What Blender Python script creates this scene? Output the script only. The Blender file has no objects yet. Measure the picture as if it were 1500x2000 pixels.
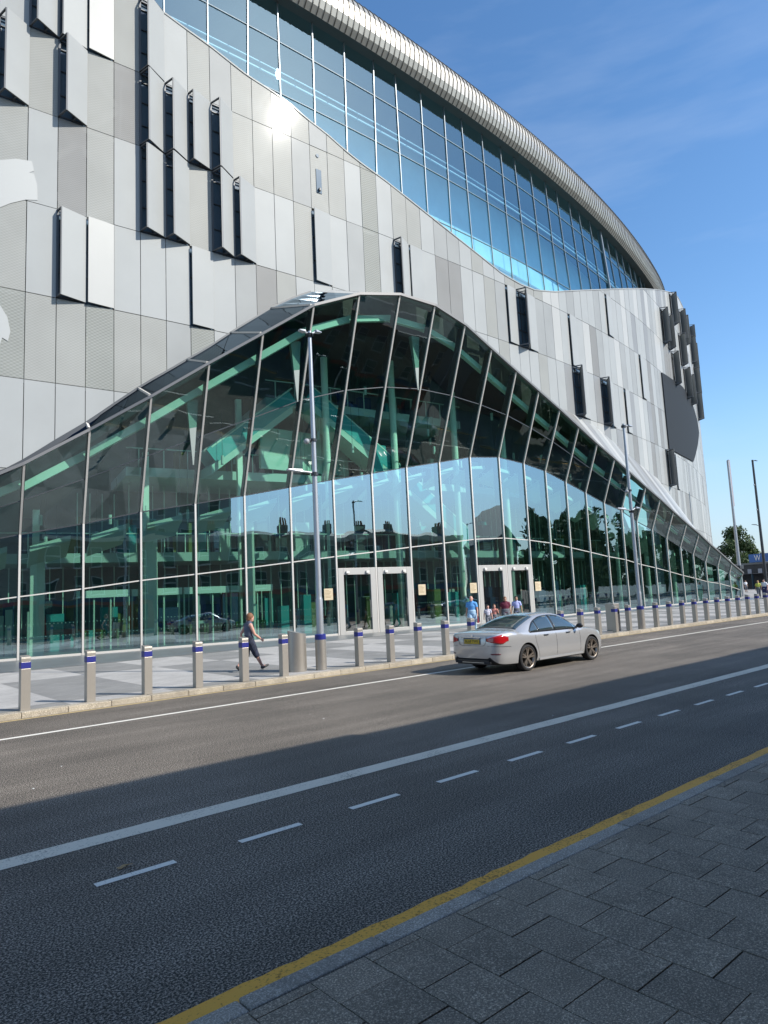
import bpy, bmesh, math, random
from math import radians, degrees, sin, cos, tan, atan2, pi, hypot, sqrt, floor
from mathutils import Vector, Matrix
import numpy as np
sc = bpy.context.scene
COL = sc.collection
# ------------------------------------------------------------------ camera
PXF = 1340.0                       # focal length in pixels of the 1500 px wide photograph
ROLL, TILT, HEAD = radians(2.7239), radians(6.9149), radians(49.2048)
CAM = Vector((0, 0, 2.16))
F_ = Vector((cos(HEAD) * cos(TILT), sin(HEAD) * cos(TILT), sin(TILT)))
R0 = Vector((sin(HEAD), -cos(HEAD), 0)); U0 = R0.cross(F_)
R_ = R0 * cos(ROLL) - U0 * sin(ROLL) * -1 if False else (R0 * cos(ROLL) - U0 * sin(ROLL))
U_ = U0 * cos(ROLL) + R0 * sin(ROLL)
cd = bpy.data.cameras.new('camera'); cam = bpy.data.objects.new('camera', cd); COL.objects.link(cam)
cd.sensor_fit = 'HORIZONTAL'; cd.sensor_width = 36; cd.lens = PXF / 1500 * 36
cd.clip_start = 0.05; cd.clip_end = 3000
m = Matrix((R_, U_, -F_)).transposed().to_4x4(); m.translation = CAM
cam.matrix_world = m
sc.camera = cam
# ------------------------------------------------------------------ light
SUN_AZ, SUN_EL = radians(-61.0), radians(37.3)
w = bpy.data.worlds.new('World'); sc.world = w; w.use_nodes = True
nt = w.node_tree; nt.nodes.clear()
sky = nt.nodes.new('ShaderNodeTexSky'); sky.sky_type = 'NISHITA'; sky.sun_disc = False
sky.sun_elevation = SUN_EL; sky.sun_rotation = pi / 2 - SUN_AZ
sky.air_density = 1.0; sky.dust_density = 0.4; sky.ozone_density = 1.9
bg = nt.nodes.new('ShaderNodeBackground'); bg.inputs[1].default_value = 0.145
out = nt.nodes.new('ShaderNodeOutputWorld')
tc = nt.nodes.new('ShaderNodeTexCoord')
mp = nt.nodes.new('ShaderNodeMapping'); mp.inputs['Scale'].default_value = (1.0, 1.0, 5.5); mp.inputs['Rotation'].default_value = (0.12, 0.05, 0.5)
ns = nt.nodes.new('ShaderNodeTexNoise'); ns.inputs['Scale'].default_value = 1.7; ns.inputs['Detail'].default_value = 6; ns.inputs['Roughness'].default_value = 0.55
rp = nt.nodes.new('ShaderNodeValToRGB'); rp.color_ramp.elements[0].position = 0.47; rp.color_ramp.elements[0].color = (0, 0, 0, 1)
rp.color_ramp.elements[1].position = 0.80; rp.color_ramp.elements[1].color = (0.22, 0.22, 0.22, 1)
mx = nt.nodes.new('ShaderNodeMixRGB'); mx.blend_type = 'MIX'; mx.inputs['Color2'].default_value = (4.4, 4.9, 5.6, 1)
hs = nt.nodes.new('ShaderNodeHueSaturation'); hs.inputs['Saturation'].default_value = 1.20
L = nt.links.new
L(tc.outputs['Generated'], mp.inputs[0]); L(mp.outputs[0], ns.inputs['Vector']); L(ns.outputs['Fac'], rp.inputs[0])
L(sky.outputs[0], hs.inputs['Color']); L(hs.outputs[0], mx.inputs['Color1']); L(rp.outputs[0], mx.inputs['Fac'])
sx = nt.nodes.new('ShaderNodeSeparateXYZ'); L(tc.outputs['Generated'], sx.inputs[0])
hz = nt.nodes.new('ShaderNodeMapRange'); hz.interpolation_type = 'SMOOTHSTEP'; hz.inputs[1].default_value = 0.0; hz.inputs[2].default_value = 0.26; hz.inputs[3].default_value = 0.66; hz.inputs[4].default_value = 0.0
hm = nt.nodes.new('ShaderNodeMixRGB'); hm.inputs['Color2'].default_value = (1.75, 2.45, 3.55, 1)
L(sx.outputs['Z'], hz.inputs[0]); L(hz.outputs[0], hm.inputs['Fac']); L(mx.outputs[0], hm.inputs['Color1'])
L(hm.outputs[0], bg.inputs[0]); L(bg.outputs[0], out.inputs[0])
sd = bpy.data.lights.new('sun', 'SUN'); sun = bpy.data.objects.new('sun', sd); COL.objects.link(sun)
sd.energy = 3.9; sd.angle = radians(0.53); sd.color = (1.0, 0.95, 0.87)
SUNDIR = Vector((cos(SUN_AZ) * cos(SUN_EL), sin(SUN_AZ) * cos(SUN_EL), sin(SUN_EL)))
sun.rotation_euler = (-SUNDIR).to_track_quat('-Z', 'Y').to_euler()
sc.view_settings.view_transform = 'Standard'; sc.view_settings.look = 'None'
sc.view_settings.exposure = 0.6; sc.view_settings.gamma = 1.0
sc.cycles.max_bounces = 8; sc.cycles.transparent_max_bounces = 24; sc.cycles.glossy_bounces = 4; sc.cycles.diffuse_bounces = 3
sc.cycles.caustics_reflective = False; sc.cycles.caustics_refractive = False

# ------------------------------------------------------------------ measuring helpers
def ray(x, y):
    d = F_ * PXF + R_ * (x - 750) + U_ * (1000 - y)
    return d.normalized()
def ground(x, y, z=0.12):
    d = ray(x, y); return CAM + d * ((z - CAM.z) / d.z)
def at_depth(x, y, Z):             # the point seen at photo pixel (x, y), Z metres in front of the lens
    d = ray(x, y); return CAM + d * (Z / d.dot(F_))

# ------------------------------------------------------------------ materials
MATS = {}
def mat(name, col=(.5, .5, .5), rough=.6, metal=0.0, spec=.5, noise=0.0, nscale=6.0, bump=0.0, bscale=40.0, coat=0.0, stretch=(1, 1, 1), emit=None, detail=5):
    if name in MATS: return MATS[name]
    M = bpy.data.materials.new(name); M.use_nodes = True
    n = M.node_tree.nodes; l = M.node_tree.links; p = n['Principled BSDF']
    p.inputs['Base Color'].default_value = (*col, 1); p.inputs['Roughness'].default_value = rough
    p.inputs['Metallic'].default_value = metal; p.inputs['Specular IOR Level'].default_value = spec
    p.inputs['Coat Weight'].default_value = coat
    if emit: p.inputs['Emission Color'].default_value = (*emit[0], 1); p.inputs['Emission Strength'].default_value = emit[1]
    c = n.new('ShaderNodeTexCoord'); mpg = n.new('ShaderNodeMapping'); mpg.inputs['Scale'].default_value = stretch
    l.new(c.outputs['Object'], mpg.inputs[0])
    if noise:
        t = n.new('ShaderNodeTexNoise'); t.inputs['Scale'].default_value = nscale; t.inputs['Detail'].default_value = detail
        l.new(mpg.outputs[0], t.inputs['Vector'])
        r = n.new('ShaderNodeMapRange'); r.inputs[1].default_value = .3; r.inputs[2].default_value = .7
        r.inputs[3].default_value = 1 - noise; r.inputs[4].default_value = 1 + noise
        l.new(t.outputs['Fac'], r.inputs[0])
        v = n.new('ShaderNodeVectorMath'); v.operation = 'SCALE'; v.inputs[0].default_value = col
        l.new(r.outputs[0], v.inputs['Scale']); l.new(v.outputs[0], p.inputs['Base Color'])
    if bump:
        t = n.new('ShaderNodeTexNoise'); t.inputs['Scale'].default_value = bscale; t.inputs['Detail'].default_value = 4
        l.new(mpg.outputs[0], t.inputs['Vector'])
        b = n.new('ShaderNodeBump'); b.inputs['Strength'].default_value = bump; b.inputs['Distance'].default_value = .02
        l.new(t.outputs['Fac'], b.inputs['Height']); l.new(b.outputs[0], p.inputs['Normal'])
    MATS[name] = M; return M

def glass(name, tint, ior, refl=(1, 1, 1), bump=0.0):
    M = bpy.data.materials.new(name); M.use_nodes = True; n = M.node_tree.nodes; l = M.node_tree.links; n.clear()
    o = n.new('ShaderNodeOutputMaterial'); t = n.new('ShaderNodeBsdfTransparent'); g = n.new('ShaderNodeBsdfGlossy'); x = n.new('ShaderNodeMixShader')
    t.inputs[0].default_value = (*tint, 1); g.inputs[0].default_value = (*refl, 1); g.inputs['Roughness'].default_value = 0.0
    ge = n.new('ShaderNodeFresnel'); ge.inputs['IOR'].default_value = ior
    geo = n.new('ShaderNodeNewGeometry')          # same reflectance from either side of the thin pane
    mr = n.new('ShaderNodeMapRange'); mr.inputs[3].default_value = ior; mr.inputs[4].default_value = 1 / ior
    l.new(geo.outputs['Backfacing'], mr.inputs[0]); l.new(mr.outputs[0], ge.inputs['IOR'])
    if bump:
        c = n.new('ShaderNodeTexCoord'); ts = n.new('ShaderNodeTexNoise'); ts.inputs['Scale'].default_value = .5; ts.inputs['Detail'].default_value = 1
        b = n.new('ShaderNodeBump'); b.inputs['Strength'].default_value = bump; b.inputs['Distance'].default_value = .05
        l.new(c.outputs['Object'], ts.inputs['Vector']); l.new(ts.outputs['Fac'], b.inputs['Height']); l.new(b.outputs[0], g.inputs['Normal'])
    l.new(ge.outputs[0], x.inputs[0]); l.new(t.outputs[0], x.inputs[1]); l.new(g.outputs[0], x.inputs[2]); l.new(x.outputs[0], o.inputs[0])
    MATS[name] = M; return M

def perforated(name, col, openness, hatch):
    M = mat(name, col, .46, .02, .5, noise=.04, nscale=.6)
    n = M.node_tree.nodes; l = M.node_tree.links; p = n['Principled BSDF']; o = n['Material Output']
    t = n.new('ShaderNodeBsdfTransparent'); x = n.new('ShaderNodeMixShader')
    c = n.new('ShaderNodeTexCoord'); f = None
    sep = n.new('ShaderNodeSeparateXYZ'); l.new(c.outputs['Object'], sep.inputs[0])
    def wave(sgn):
        a = n.new('ShaderNodeMath'); a.operation = 'MULTIPLY_ADD'; a.inputs[1].default_value = sgn * .62
        l.new(sep.outputs['X'], a.inputs[0]); l.new(sep.outputs['Z'], a.inputs[2])
        b = n.new('ShaderNodeMath'); b.operation = 'MULTIPLY'; b.inputs[1].default_value = 2 * pi / hatch; l.new(a.outputs[0], b.inputs[0])
        s = n.new('ShaderNodeMath'); s.operation = 'SINE'; l.new(b.outputs[0], s.inputs[0]); return s
    s1, s2 = wave(1), wave(-1)
    ml = n.new('ShaderNodeMath'); ml.operation = 'ADD'; l.new(s1.outputs[0], ml.inputs[0]); l.new(s2.outputs[0], ml.inputs[1])
    r = n.new('ShaderNodeMapRange'); r.inputs[1].default_value = -2; r.inputs[2].default_value = 2
    r.inputs[3].default_value = openness * .5; r.inputs[4].default_value = openness * 1.5; l.new(ml.outputs[0], r.inputs[0])
    l.new(r.outputs[0], x.inputs[0]); l.new(p.outputs[0], x.inputs[1]); l.new(t.outputs[0], x.inputs[2]); l.new(x.outputs[0], o.inputs[0])
    return M

# ------------------------------------------------------------------ object helpers
class MB:
    """collects geometry for ONE mesh object"""
    def __init__(s): s.v = []; s.f = []; s.m = []; s.mats = []
    def mi(s, M):
        if M not in s.mats: s.mats.append(M)
        return s.mats.index(M)
    def face(s, pts, M):
        b = len(s.v); s.v += [tuple(p) for p in pts]; s.f.append(tuple(range(b, b + len(pts)))); s.m.append(s.mi(M)); return s
    def hexa(s, p, M):             # p: 8 corners, bottom ring then top ring
        b = len(s.v); s.v += [tuple(q) for q in p]; k = s.mi(M)
        for q in ((3, 2, 1, 0), (4, 5, 6, 7), (0, 1, 5, 4), (1, 2, 6, 5), (2, 3, 7, 6), (3, 0, 4, 7)):
            s.f.append(tuple(b + i for i in q)); s.m.append(k)
        return s
    def box(s, lo, hi, M, T=None):
        x0, y0, z0 = lo; x1, y1, z1 = hi
        p = [Vector(q) for q in ((x0, y0, z0), (x1, y0, z0), (x1, y1, z0), (x0, y1, z0), (x0, y0, z1), (x1, y0, z1), (x1, y1, z1), (x0, y1, z1))]
        if T is not None: p = [T @ q for q in p]
        return s.hexa(p, M)
    def bar(s, a, b, wd, dp, M, side=None):   # rectangular bar from a to b, wd along side, dp across
        a, b = Vector(a), Vector(b); d = (b - a).normalized()
        sv = Vector(side) if side is not None else (Vector((0, 0, 1)) if abs(d.z) < .9 else Vector((1, 0, 0)))
        sv = (sv - d * sv.dot(d)).normalized(); t = d.cross(sv)
        q = [(-wd / 2, -dp / 2), (wd / 2, -dp / 2), (wd / 2, dp / 2), (-wd / 2, dp / 2)]
        return s.hexa([a + sv * i + t * j for i, j in q] + [b + sv * i + t * j for i, j in q], M)
    def tube(s, pts, rads, M, n=10, caps=True):
        pts = [Vector(p) for p in pts]
        if not hasattr(rads, '__len__'): rads = [rads] * len(pts)
        k = s.mi(M); rings = []; ref = None
        for i, p in enumerate(pts):
            d = (pts[min(i + 1, len(pts) - 1)] - pts[max(i - 1, 0)]).normalized()
            if ref is None: ref = Vector((1, 0, 0)) if abs(d.x) < .8 else Vector((0, 1, 0))
            ref = (ref - d * ref.dot(d)).normalized(); t = d.cross(ref)
            b = len(s.v); s.v += [tuple(p + (ref * cos(2 * pi * j / n) + t * sin(2 * pi * j / n)) * rads[i]) for j in range(n)]; rings.append(b)
        for a, b in zip(rings, rings[1:]):
            for j in range(n): s.f.append((a + j, a + (j + 1) % n, b + (j + 1) % n, b + j)); s.m.append(k)
        if caps: s.f.append(tuple(rings[0] + j for j in range(n))[::-1]); s.m.append(k); s.f.append(tuple(rings[-1] + j for j in range(n))); s.m.append(k)
        return s
    def lathe(s, prof, M, c=(0, 0, 0), n=24):   # prof list of (r,z)
        return s.tube([(c[0], c[1], c[2] + z) for r, z in prof], [max(r, 1e-4) for r, z in prof], M, n)
    def ball(s, c, r, M, n=12, k=8, sq=(1, 1, 1)):
        c = Vector(c); kk = s.mi(M); b = len(s.v)
        for i in range(k + 1):
            th = pi * i / k
            for j in range(n):
                ph = 2 * pi * j / n; s.v.append((c.x + r * sq[0] * sin(th) * cos(ph), c.y + r * sq[1] * sin(th) * sin(ph), c.z + r * sq[2] * cos(th)))
        for i in range(k):
            for j in range(n): s.f.append((b + i * n + j, b + (i + 1) * n + j, b + (i + 1) * n + (j + 1) % n, b + i * n + (j + 1) % n)); s.m.append(kk)
        return s
    def xf(s, T): s.v = [tuple(T @ Vector(p)) for p in s.v]; return s
    def build(s, name, parent=None, smooth=False, bevel=0.0, loc=None):
        me = bpy.data.meshes.new(name); me.from_pydata(s.v, [], s.f)
        for M in s.mats: me.materials.append(M)
        me.polygons.foreach_set('material_index', s.m)
        if smooth: me.polygons.foreach_set('use_smooth', [True] * len(s.f))
        me.update()
        o = bpy.data.objects.new(name, me); COL.objects.link(o)
        if bevel:
            md = o.modifiers.new('bevel', 'BEVEL'); md.width = bevel; md.segments = 2; md.limit_method = 'ANGLE'; md.angle_limit = radians(40)
        if smooth:
            md = o.modifiers.new('w', 'WEIGHTED_NORMAL') if False else None
            try: me.set_sharp_from_angle(angle=radians(38))
            except Exception: pass
        if parent: o.parent = parent
        if loc is not None: o.location = loc
        return o
def tag(o, label=None, cat=None, group=None, kind=None):
    for k, v in (('label', label), ('category', cat), ('group', group), ('kind', kind)):
        if v: o[k] = v
    return o
def thing(name, label, cat, loc=(0, 0, 0), rz=0.0, group=None):
    o = bpy.data.objects.new(name, None); COL.objects.link(o); o.location = loc; o.rotation_euler = (0, 0, rz); o.empty_display_size = .3
    return tag(o, label, cat, group)
def copy_tree(o, parent=None):
    c = o.copy(); COL.objects.link(c)
    if parent is not None: c.parent = parent
    for ch in o.children: copy_tree(ch, c)
    return c
def text_mesh(txt, size, M, T, name, parent, extrude=.004, align='CENTER'):
    cu = bpy.data.curves.new('t', 'FONT'); cu.body = txt; cu.size = size; cu.extrude = extrude; cu.align_x = align; cu.align_y = 'CENTER'
    to = bpy.data.objects.new('t', cu); COL.objects.link(to)
    dg = bpy.context.evaluated_depsgraph_get(); me = bpy.data.meshes.new_from_object(to.evaluated_get(dg))
    bpy.data.objects.remove(to); me.transform(T); me.materials.clear(); me.materials.append(M)
    o = bpy.data.objects.new(name, me); COL.objects.link(o); o.parent = parent
    return o
rnd = random.Random(7)

# ------------------------------------------------------------------ shared materials
M_alu = mat('brushed_aluminium', (.62, .61, .58), .45, .35, noise=.06, nscale=3)
M_mull = mat('mullion_aluminium', (.60, .57, .52), .45, .3)
M_dark = mat('dark_metal', (.045, .05, .055), .45, .3)
M_black = mat('black_rubber', (.02, .02, .022), .75)
M_steel = mat('stainless_steel', (.42, .39, .345), .46, .75, noise=.05, nscale=12, stretch=(8, 8, .6))
M_blueband = mat('blue_band', (.022, .028, .20), .4)
M_post = mat('galvanised_post', (.38, .40, .42), .4, .5, noise=.05, nscale=5)
G_low = glass('green_curtain_glass', (.55, .84, .74), 4.0, (.72, .92, 1.0), bump=.22)
G_top = glass('blue_curtain_glass', (.70, .90, .95), 3.2, (.66, .94, 1.0), bump=.06)
G_lean = glass('leaning_glass', (.56, .86, .76), 2.1, (.80, .95, 1.0), bump=.22)
G_roof = glass('dark_roof_glass', (.04, .07, .10), 1.55, (.5, .65, .8))
G_door = glass('door_glass', (.30, .42, .40), 2.6)

# ================================================================== SETTING
def plain_sheet(name, x0, x1, y0, y1, z, M, kind='structure'):
    o = MB().face([(x0, y0, z), (x1, y0, z), (x1, y1, z), (x0, y1, z)], M).build(name); return tag(o, kind=kind)
def asphalt(name, base, warm):
    M = bpy.data.materials.new(name); M.use_nodes = True; n = M.node_tree.nodes; l = M.node_tree.links; p = n['Principled BSDF']
    p.inputs['Roughness'].default_value = .78; p.inputs['Specular IOR Level'].default_value = .35
    c = n.new('ShaderNodeTexCoord')
    a = n.new('ShaderNodeTexNoise'); a.inputs['Scale'].default_value = 66; a.inputs['Detail'].default_value = 5; a.inputs['Roughness'].default_value = .7
    v = n.new('ShaderNodeTexVoronoi'); v.inputs['Scale'].default_value = 70
    b = n.new('ShaderNodeTexNoise'); b.inputs['Scale'].default_value = .45; b.inputs['Detail'].default_value = 5
    st = n.new('ShaderNodeMapping'); st.inputs['Scale'].default_value = (.12, 1.6, 1)
    d = n.new('ShaderNodeTexNoise'); d.inputs['Scale'].default_value = 1.1; d.inputs['Detail'].default_value = 4
    for t in (a, v, b): l.new(c.outputs['Object'], t.inputs['Vector'])
    l.new(c.outputs['Object'], st.inputs[0]); l.new(st.outputs[0], d.inputs['Vector'])
    r = n.new('ShaderNodeValToRGB'); e = r.color_ramp.elements
    e[0].position = .44; e[0].color = (*[q * .18 for q in base], 1); e[1].position = .58; e[1].color = (*[q * 4.4 for q in base], 1)
    k = e.new(.5); k.color = (*base, 1)
    l.new(a.outputs['Fac'], r.inputs[0])
    def mul(src, fac, lo, hi, a0=.3, a1=.7):
        mr = n.new('ShaderNodeMapRange'); mr.inputs[1].default_value = a0; mr.inputs[2].default_value = a1; mr.inputs[3].default_value = lo; mr.inputs[4].default_value = hi
        l.new(fac, mr.inputs[0]); q = n.new('ShaderNodeVectorMath'); q.operation = 'SCALE'; l.new(src, q.inputs[0]); l.new(mr.outputs[0], q.inputs['Scale']); return q.outputs[0]
    o = mul(r.outputs[0], b.outputs['Fac'], .80, 1.20); o = mul(o, d.outputs['Fac'], .76, 1.22); o = mul(o, v.outputs['Distance'], 1.25, .75, 0, .6)
    l.new(o, p.inputs['Base Color'])
    bp = n.new('ShaderNodeBump'); bp.inputs['Strength'].default_value = .22; bp.inputs['Distance'].default_value = .004
    l.new(a.outputs['Fac'], bp.inputs['Height']); l.new(bp.outputs[0], p.inputs['Normal'])
    MATS[name] = M; return M
A_ROAD = asphalt('asphalt', (.098, .085, .070), 0)
M_ground = mat('earth', (.12, .12, .10), .9, noise=.3, nscale=.2)
plain_sheet('ground', -400, 1200, -500, 900, -.03, M_ground)
YK0, YK1 = 3.44, 15.95             # near and far kerb lines
plain_sheet('road', -60, 420, YK0 - .1, YK1 + .1, 0, A_ROAD)

def paint(name, col, wear=.35):
    M = bpy.data.materials.new(name); M.use_nodes = True; n = M.node_tree.nodes; l = M.node_tree.links; p = n['Principled BSDF']; p.inputs['Roughness'].default_value = .7
    c = n.new('ShaderNodeTexCoord'); a = n.new('ShaderNodeTexNoise'); a.inputs['Scale'].default_value = 45; a.inputs['Detail'].default_value = 6; a.inputs['Roughness'].default_value = .75
    b = n.new('ShaderNodeTexNoise'); b.inputs['Scale'].default_value = 2.0; b.inputs['Detail'].default_value = 4
    l.new(c.outputs['Object'], a.inputs['Vector']); l.new(c.outputs['Object'], b.inputs['Vector'])
    ad = n.new('ShaderNodeMath'); ad.operation = 'MULTIPLY_ADD'; ad.inputs[1].default_value = .35; l.new(b.outputs['Fac'], ad.inputs[0]); l.new(a.outputs['Fac'], ad.inputs[2])
    r = n.new('ShaderNodeValToRGB'); e = r.color_ramp.elements
    e[0].position = wear + .13; e[0].color = (*[q * .22 for q in col], 1); e[1].position = wear + .24; e[1].color = (*col, 1)
    l.new(ad.outputs[0], r.inputs[0]); l.new(r.outputs[0], p.inputs['Base Color'])
    return M
P_WHITE = paint('road_paint_white', (.72, .65, .52), .38); P_THIN = paint('road_paint_bright', (.80, .76, .67), .33); P_YELL = paint('road_paint_yellow', (.78, .39, .05), .405); P_YELL2 = paint('road_paint_pale_yellow', (.50, .38, .18), .34)
def strip(name, x0, x1, y0, y1, M, z=.004, wob=.006, step=.35):
    mb = MB(); x = x0; r = random.Random(int(y0 * 100)); pv = None
    while x < x1 + 1e-6:
        q = (x, y0 + r.uniform(-wob, wob), y1 + r.uniform(-wob, wob))
        if pv: mb.face([(pv[0], pv[1], z), (q[0], q[1], z), (q[0], q[2], z), (pv[0], pv[2], z)], M)
        pv = q
        if x >= x1: break
        x = min(x + step * (1 if x < 40 else 8), x1)
    return tag(mb.build(name), kind='structure')
strip('wide_lane_line', -30, 300, 6.84, 7.12, P_WHITE)
strip('edge_line', -30, 300, 13.58, 13.70, P_THIN)
strip('near_yellow_line', -30, 300, 3.57, 3.785, P_YELL, wob=.012, step=.12)
strip('far_yellow_line', -30, 300, 15.72, 15.84, P_YELL2)
mb = MB()
for k in range(0, 170):
    x = 1.90 + 1.27 * k; l_ = .66
    mb.face([(x, 5.85, .004), (x + l_, 5.85, .004), (x + l_, 5.935, .004), (x, 5.935, .004)], P_THIN)
tag(mb.build('dashed_lane_line'), kind='structure')

# near pavement: grey sparkly slabs in courses running away from the kerb, dark open joints
def slab_mat(name, base, sparkle, jit):
    M = bpy.data.materials.new(name); M.use_nodes = True; n = M.node_tree.nodes; l = M.node_tree.links; p = n['Principled BSDF']; p.inputs['Roughness'].default_value = .8
    c = n.new('ShaderNodeTexCoord'); a = n.new('ShaderNodeTexNoise'); a.inputs['Scale'].default_value = 85; a.inputs['Detail'].default_value = 4; a.inputs['Roughness'].default_value = .85
    b = n.new('ShaderNodeTexNoise'); b.inputs['Scale'].default_value = 3.2; b.inputs['Detail'].default_value = 6; b.inputs['Roughness'].default_value = .65
    at = n.new('ShaderNodeAttribute'); at.attribute_name = 'tone'
    for t in (a, b): l.new(c.outputs['Object'], t.inputs['Vector'])
    r = n.new('ShaderNodeValToRGB'); e = r.color_ramp.elements
    e[0].position = .36; e[0].color = (*[q * .50 for q in base], 1); e[1].position = .635; e[1].color = (*[min(q * sparkle * 1.25, .9) for q in base], 1); k = e.new(.545); k.color = (*base, 1)
    l.new(a.outputs['Fac'], r.inputs[0])
    mr = n.new('ShaderNodeMapRange'); mr.inputs[1].default_value = .25; mr.inputs[2].default_value = .75; mr.inputs[3].default_value = .72; mr.inputs[4].default_value = 1.25; l.new(b.outputs['Fac'], mr.inputs[0])
    m2 = n.new('ShaderNodeMath'); m2.operation = 'MULTIPLY'; l.new(mr.outputs[0], m2.inputs[0]); l.new(at.outputs['Fac'], m2.inputs[1])
    q = n.new('ShaderNodeVectorMath'); q.operation = 'SCALE'; l.new(r.outputs[0], q.inputs[0]); l.new(m2.outputs[0], q.inputs['Scale']); l.new(q.outputs[0], p.inputs['Base Color'])
    bp = n.new('ShaderNodeBump'); bp.inputs['Strength'].default_value = .5; bp.inputs['Distance'].default_value = .003; l.new(a.outputs['Fac'], bp.inputs['Height']); l.new(bp.outputs[0], p.inputs['Normal'])
    return M
def slabs(name, cells, M, Mj, z, gap, joint_box, bevel=0):
    mb = MB(); tones = []
    for (x0, x1, y0, y1, tone, dz) in cells:
        g = gap / 2
        mb.box((x0 + g, y0 + g, z - .05), (x1 - g, y1 - g, z + dz), M); tones += [tone] * 6
    o = mb.build(name)
    a = o.data.attributes.new('tone', 'FLOAT', 'FACE'); a.data.foreach_set('value', tones)
    x0, x1, y0, y1 = joint_box
    j = MB().box((x0, y0, z - .12), (x1, y1, z - .016), Mj).build(name + '_bed'); tag(j, kind='structure')
    if bevel:
        md = o.modifiers.new('b', 'BEVEL'); md.width = bevel; md.segments = 1
    return tag(o, kind='structure')
M_joint = mat('joint_dirt', (.018, .018, .018), .95)
cells = []; r = random.Random(3)
CX, CY = .375, .40; k = 0; x = -.81
while x < 26:
    off = .28 + (k % 2) * CY / 2 + r.uniform(-.02, .02); y = 3.33 - CY * 12 - off
    while y < 3.33 - .02:
        a, b = y, min(y + CY, 3.33)
        if b - a > .05: cells.append((x, x + CX, a, b, r.uniform(.86, 1.14), r.uniform(-.002, .002)))
        y += CY
    x += CX; k += 1
M_slab = slab_mat('grey_slab', (.265, .215, .158), 2.4, .1)
slabs('near_pavement', cells, M_slab, M_joint, .12, .008, (-40, 26, -3.0, 3.32))
M_conc = mat('pavement_concrete', (.15, .145, .135), .85, noise=.15, nscale=2)
plain_sheet('near_pavement_far', 26, 400, -3.0, 3.33, .115, M_conc); plain_sheet('near_pavement_left', -40, -1.02, -3.0, 3.33, .115, M_conc)
# kerbs of separate granite stones
def kerb(name, y0, y1, x0, x1, L_, base, seed):
    mb = MB(); x = x0; r = random.Random(seed); tones = []
    M = slab_mat(name + '_granite', base, 1.7, .1)
    while x < x1:
        l_ = L_ * (1 if x < 40 else 3)
        mb.box((x + .004, y0 + r.uniform(-.004, .004), -.03), (x + l_ - .004, y1, .12 + r.uniform(-.004, .004)), M); tones += [r.uniform(.85, 1.15)] * 6; x += l_
    o = mb.build(name); a = o.data.attributes.new('tone', 'FLOAT', 'FACE'); a.data.foreach_set('value', tones)
    md = o.modifiers.new('b', 'BEVEL'); md.width = .012; md.segments = 2
    return tag(o, kind='structure')
kerb('near_kerb', 3.335, 3.48, -20, 200, .91, (.34, .30, .25), 5)
kerb('far_kerb', 15.93, 16.23, -20, 300, .91, (.40, .35, .27), 6)
# far pavement: light and dark paving in big bands across
def far_pave():
    M = bpy.data.materials.new('banded_paving'); M.use_nodes = True; n = M.node_tree.nodes; l = M.node_tree.links; p = n['Principled BSDF']; p.inputs['Roughness'].default_value = .8
    c = n.new('ShaderNodeTexCoord'); mp = n.new('ShaderNodeMapping'); mp.inputs['Location'].default_value = (-2.36 + .0, -16.95 + 6.15, 0)
    mp.inputs['Rotation'].default_value = (0, 0, 0); mp.inputs['Scale'].default_value = (1, 1, 1)
    ck = n.new('ShaderNodeTexChecker'); ck.inputs['Scale'].default_value = 1.0
    sc_ = n.new('ShaderNodeVectorMath'); sc_.operation = 'MULTIPLY'; sc_.inputs[1].default_value = (1 / 2.36, 1 / 6.15, 0)
    ck.inputs['Color1'].default_value = (.44, .425, .40, 1); ck.inputs['Color2'].default_value = (.255, .25, .237, 1)
    l.new(c.outputs['Object'], mp.inputs[0]); l.new(mp.outputs[0], sc_.inputs[0])
    ad = n.new('ShaderNodeVectorMath'); ad.operation = 'ADD'; ad.inputs[1].default_value = (0, 0, .5); l.new(sc_.outputs[0], ad.inputs[0]); l.new(ad.outputs[0], ck.inputs['Vector'])
    br = n.new('ShaderNodeTexBrick'); br.inputs['Scale'].default_value = 1; br.inputs['Brick Width'].default_value = .3; br.inputs['Row Height'].default_value = .1; br.inputs['Mortar Size'].default_value = .004
    br.inputs['Color1'].default_value = (1, 1, 1, 1); br.inputs['Color2'].default_value = (.86, .86, .86, 1); br.inputs['Mortar'].default_value = (.6, .6, .6, 1)
    l.new(c.outputs['Object'], br.inputs['Vector'])
    nz = n.new('ShaderNodeTexNoise'); nz.inputs['Scale'].default_value = .8; nz.inputs['Detail'].default_value = 6; l.new(c.outputs['Object'], nz.inputs['Vector'])
    mr = n.new('ShaderNodeMapRange'); mr.inputs[1].default_value = .3; mr.inputs[2].default_value = .7; mr.inputs[3].default_value = .85; mr.inputs[4].default_value = 1.12; l.new(nz.outputs['Fac'], mr.inputs[0])
    m = n.new('ShaderNodeMixRGB'); m.blend_type = 'MULTIPLY'; m.inputs[0].default_value = 1; l.new(ck.outputs[0], m.inputs[1]); l.new(br.outputs[0], m.inputs[2])
    q = n.new('ShaderNodeVectorMath'); q.operation = 'SCALE'; l.new(m.outputs[0], q.inputs[0]); l.new(mr.outputs[0], q.inputs['Scale']); l.new(q.outputs[0], p.inputs['Base Color'])
    return M
plain_sheet('far_pavement', -40, 420, 16.22, 60, .116, far_pave())
tag(MB().box((-40, 16.23, -.02), (420, 16.24, .1159), M_conc).build('far_pavement_edge'), kind='structure')

# small manhole / litter / fallen leaf on the road

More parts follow.
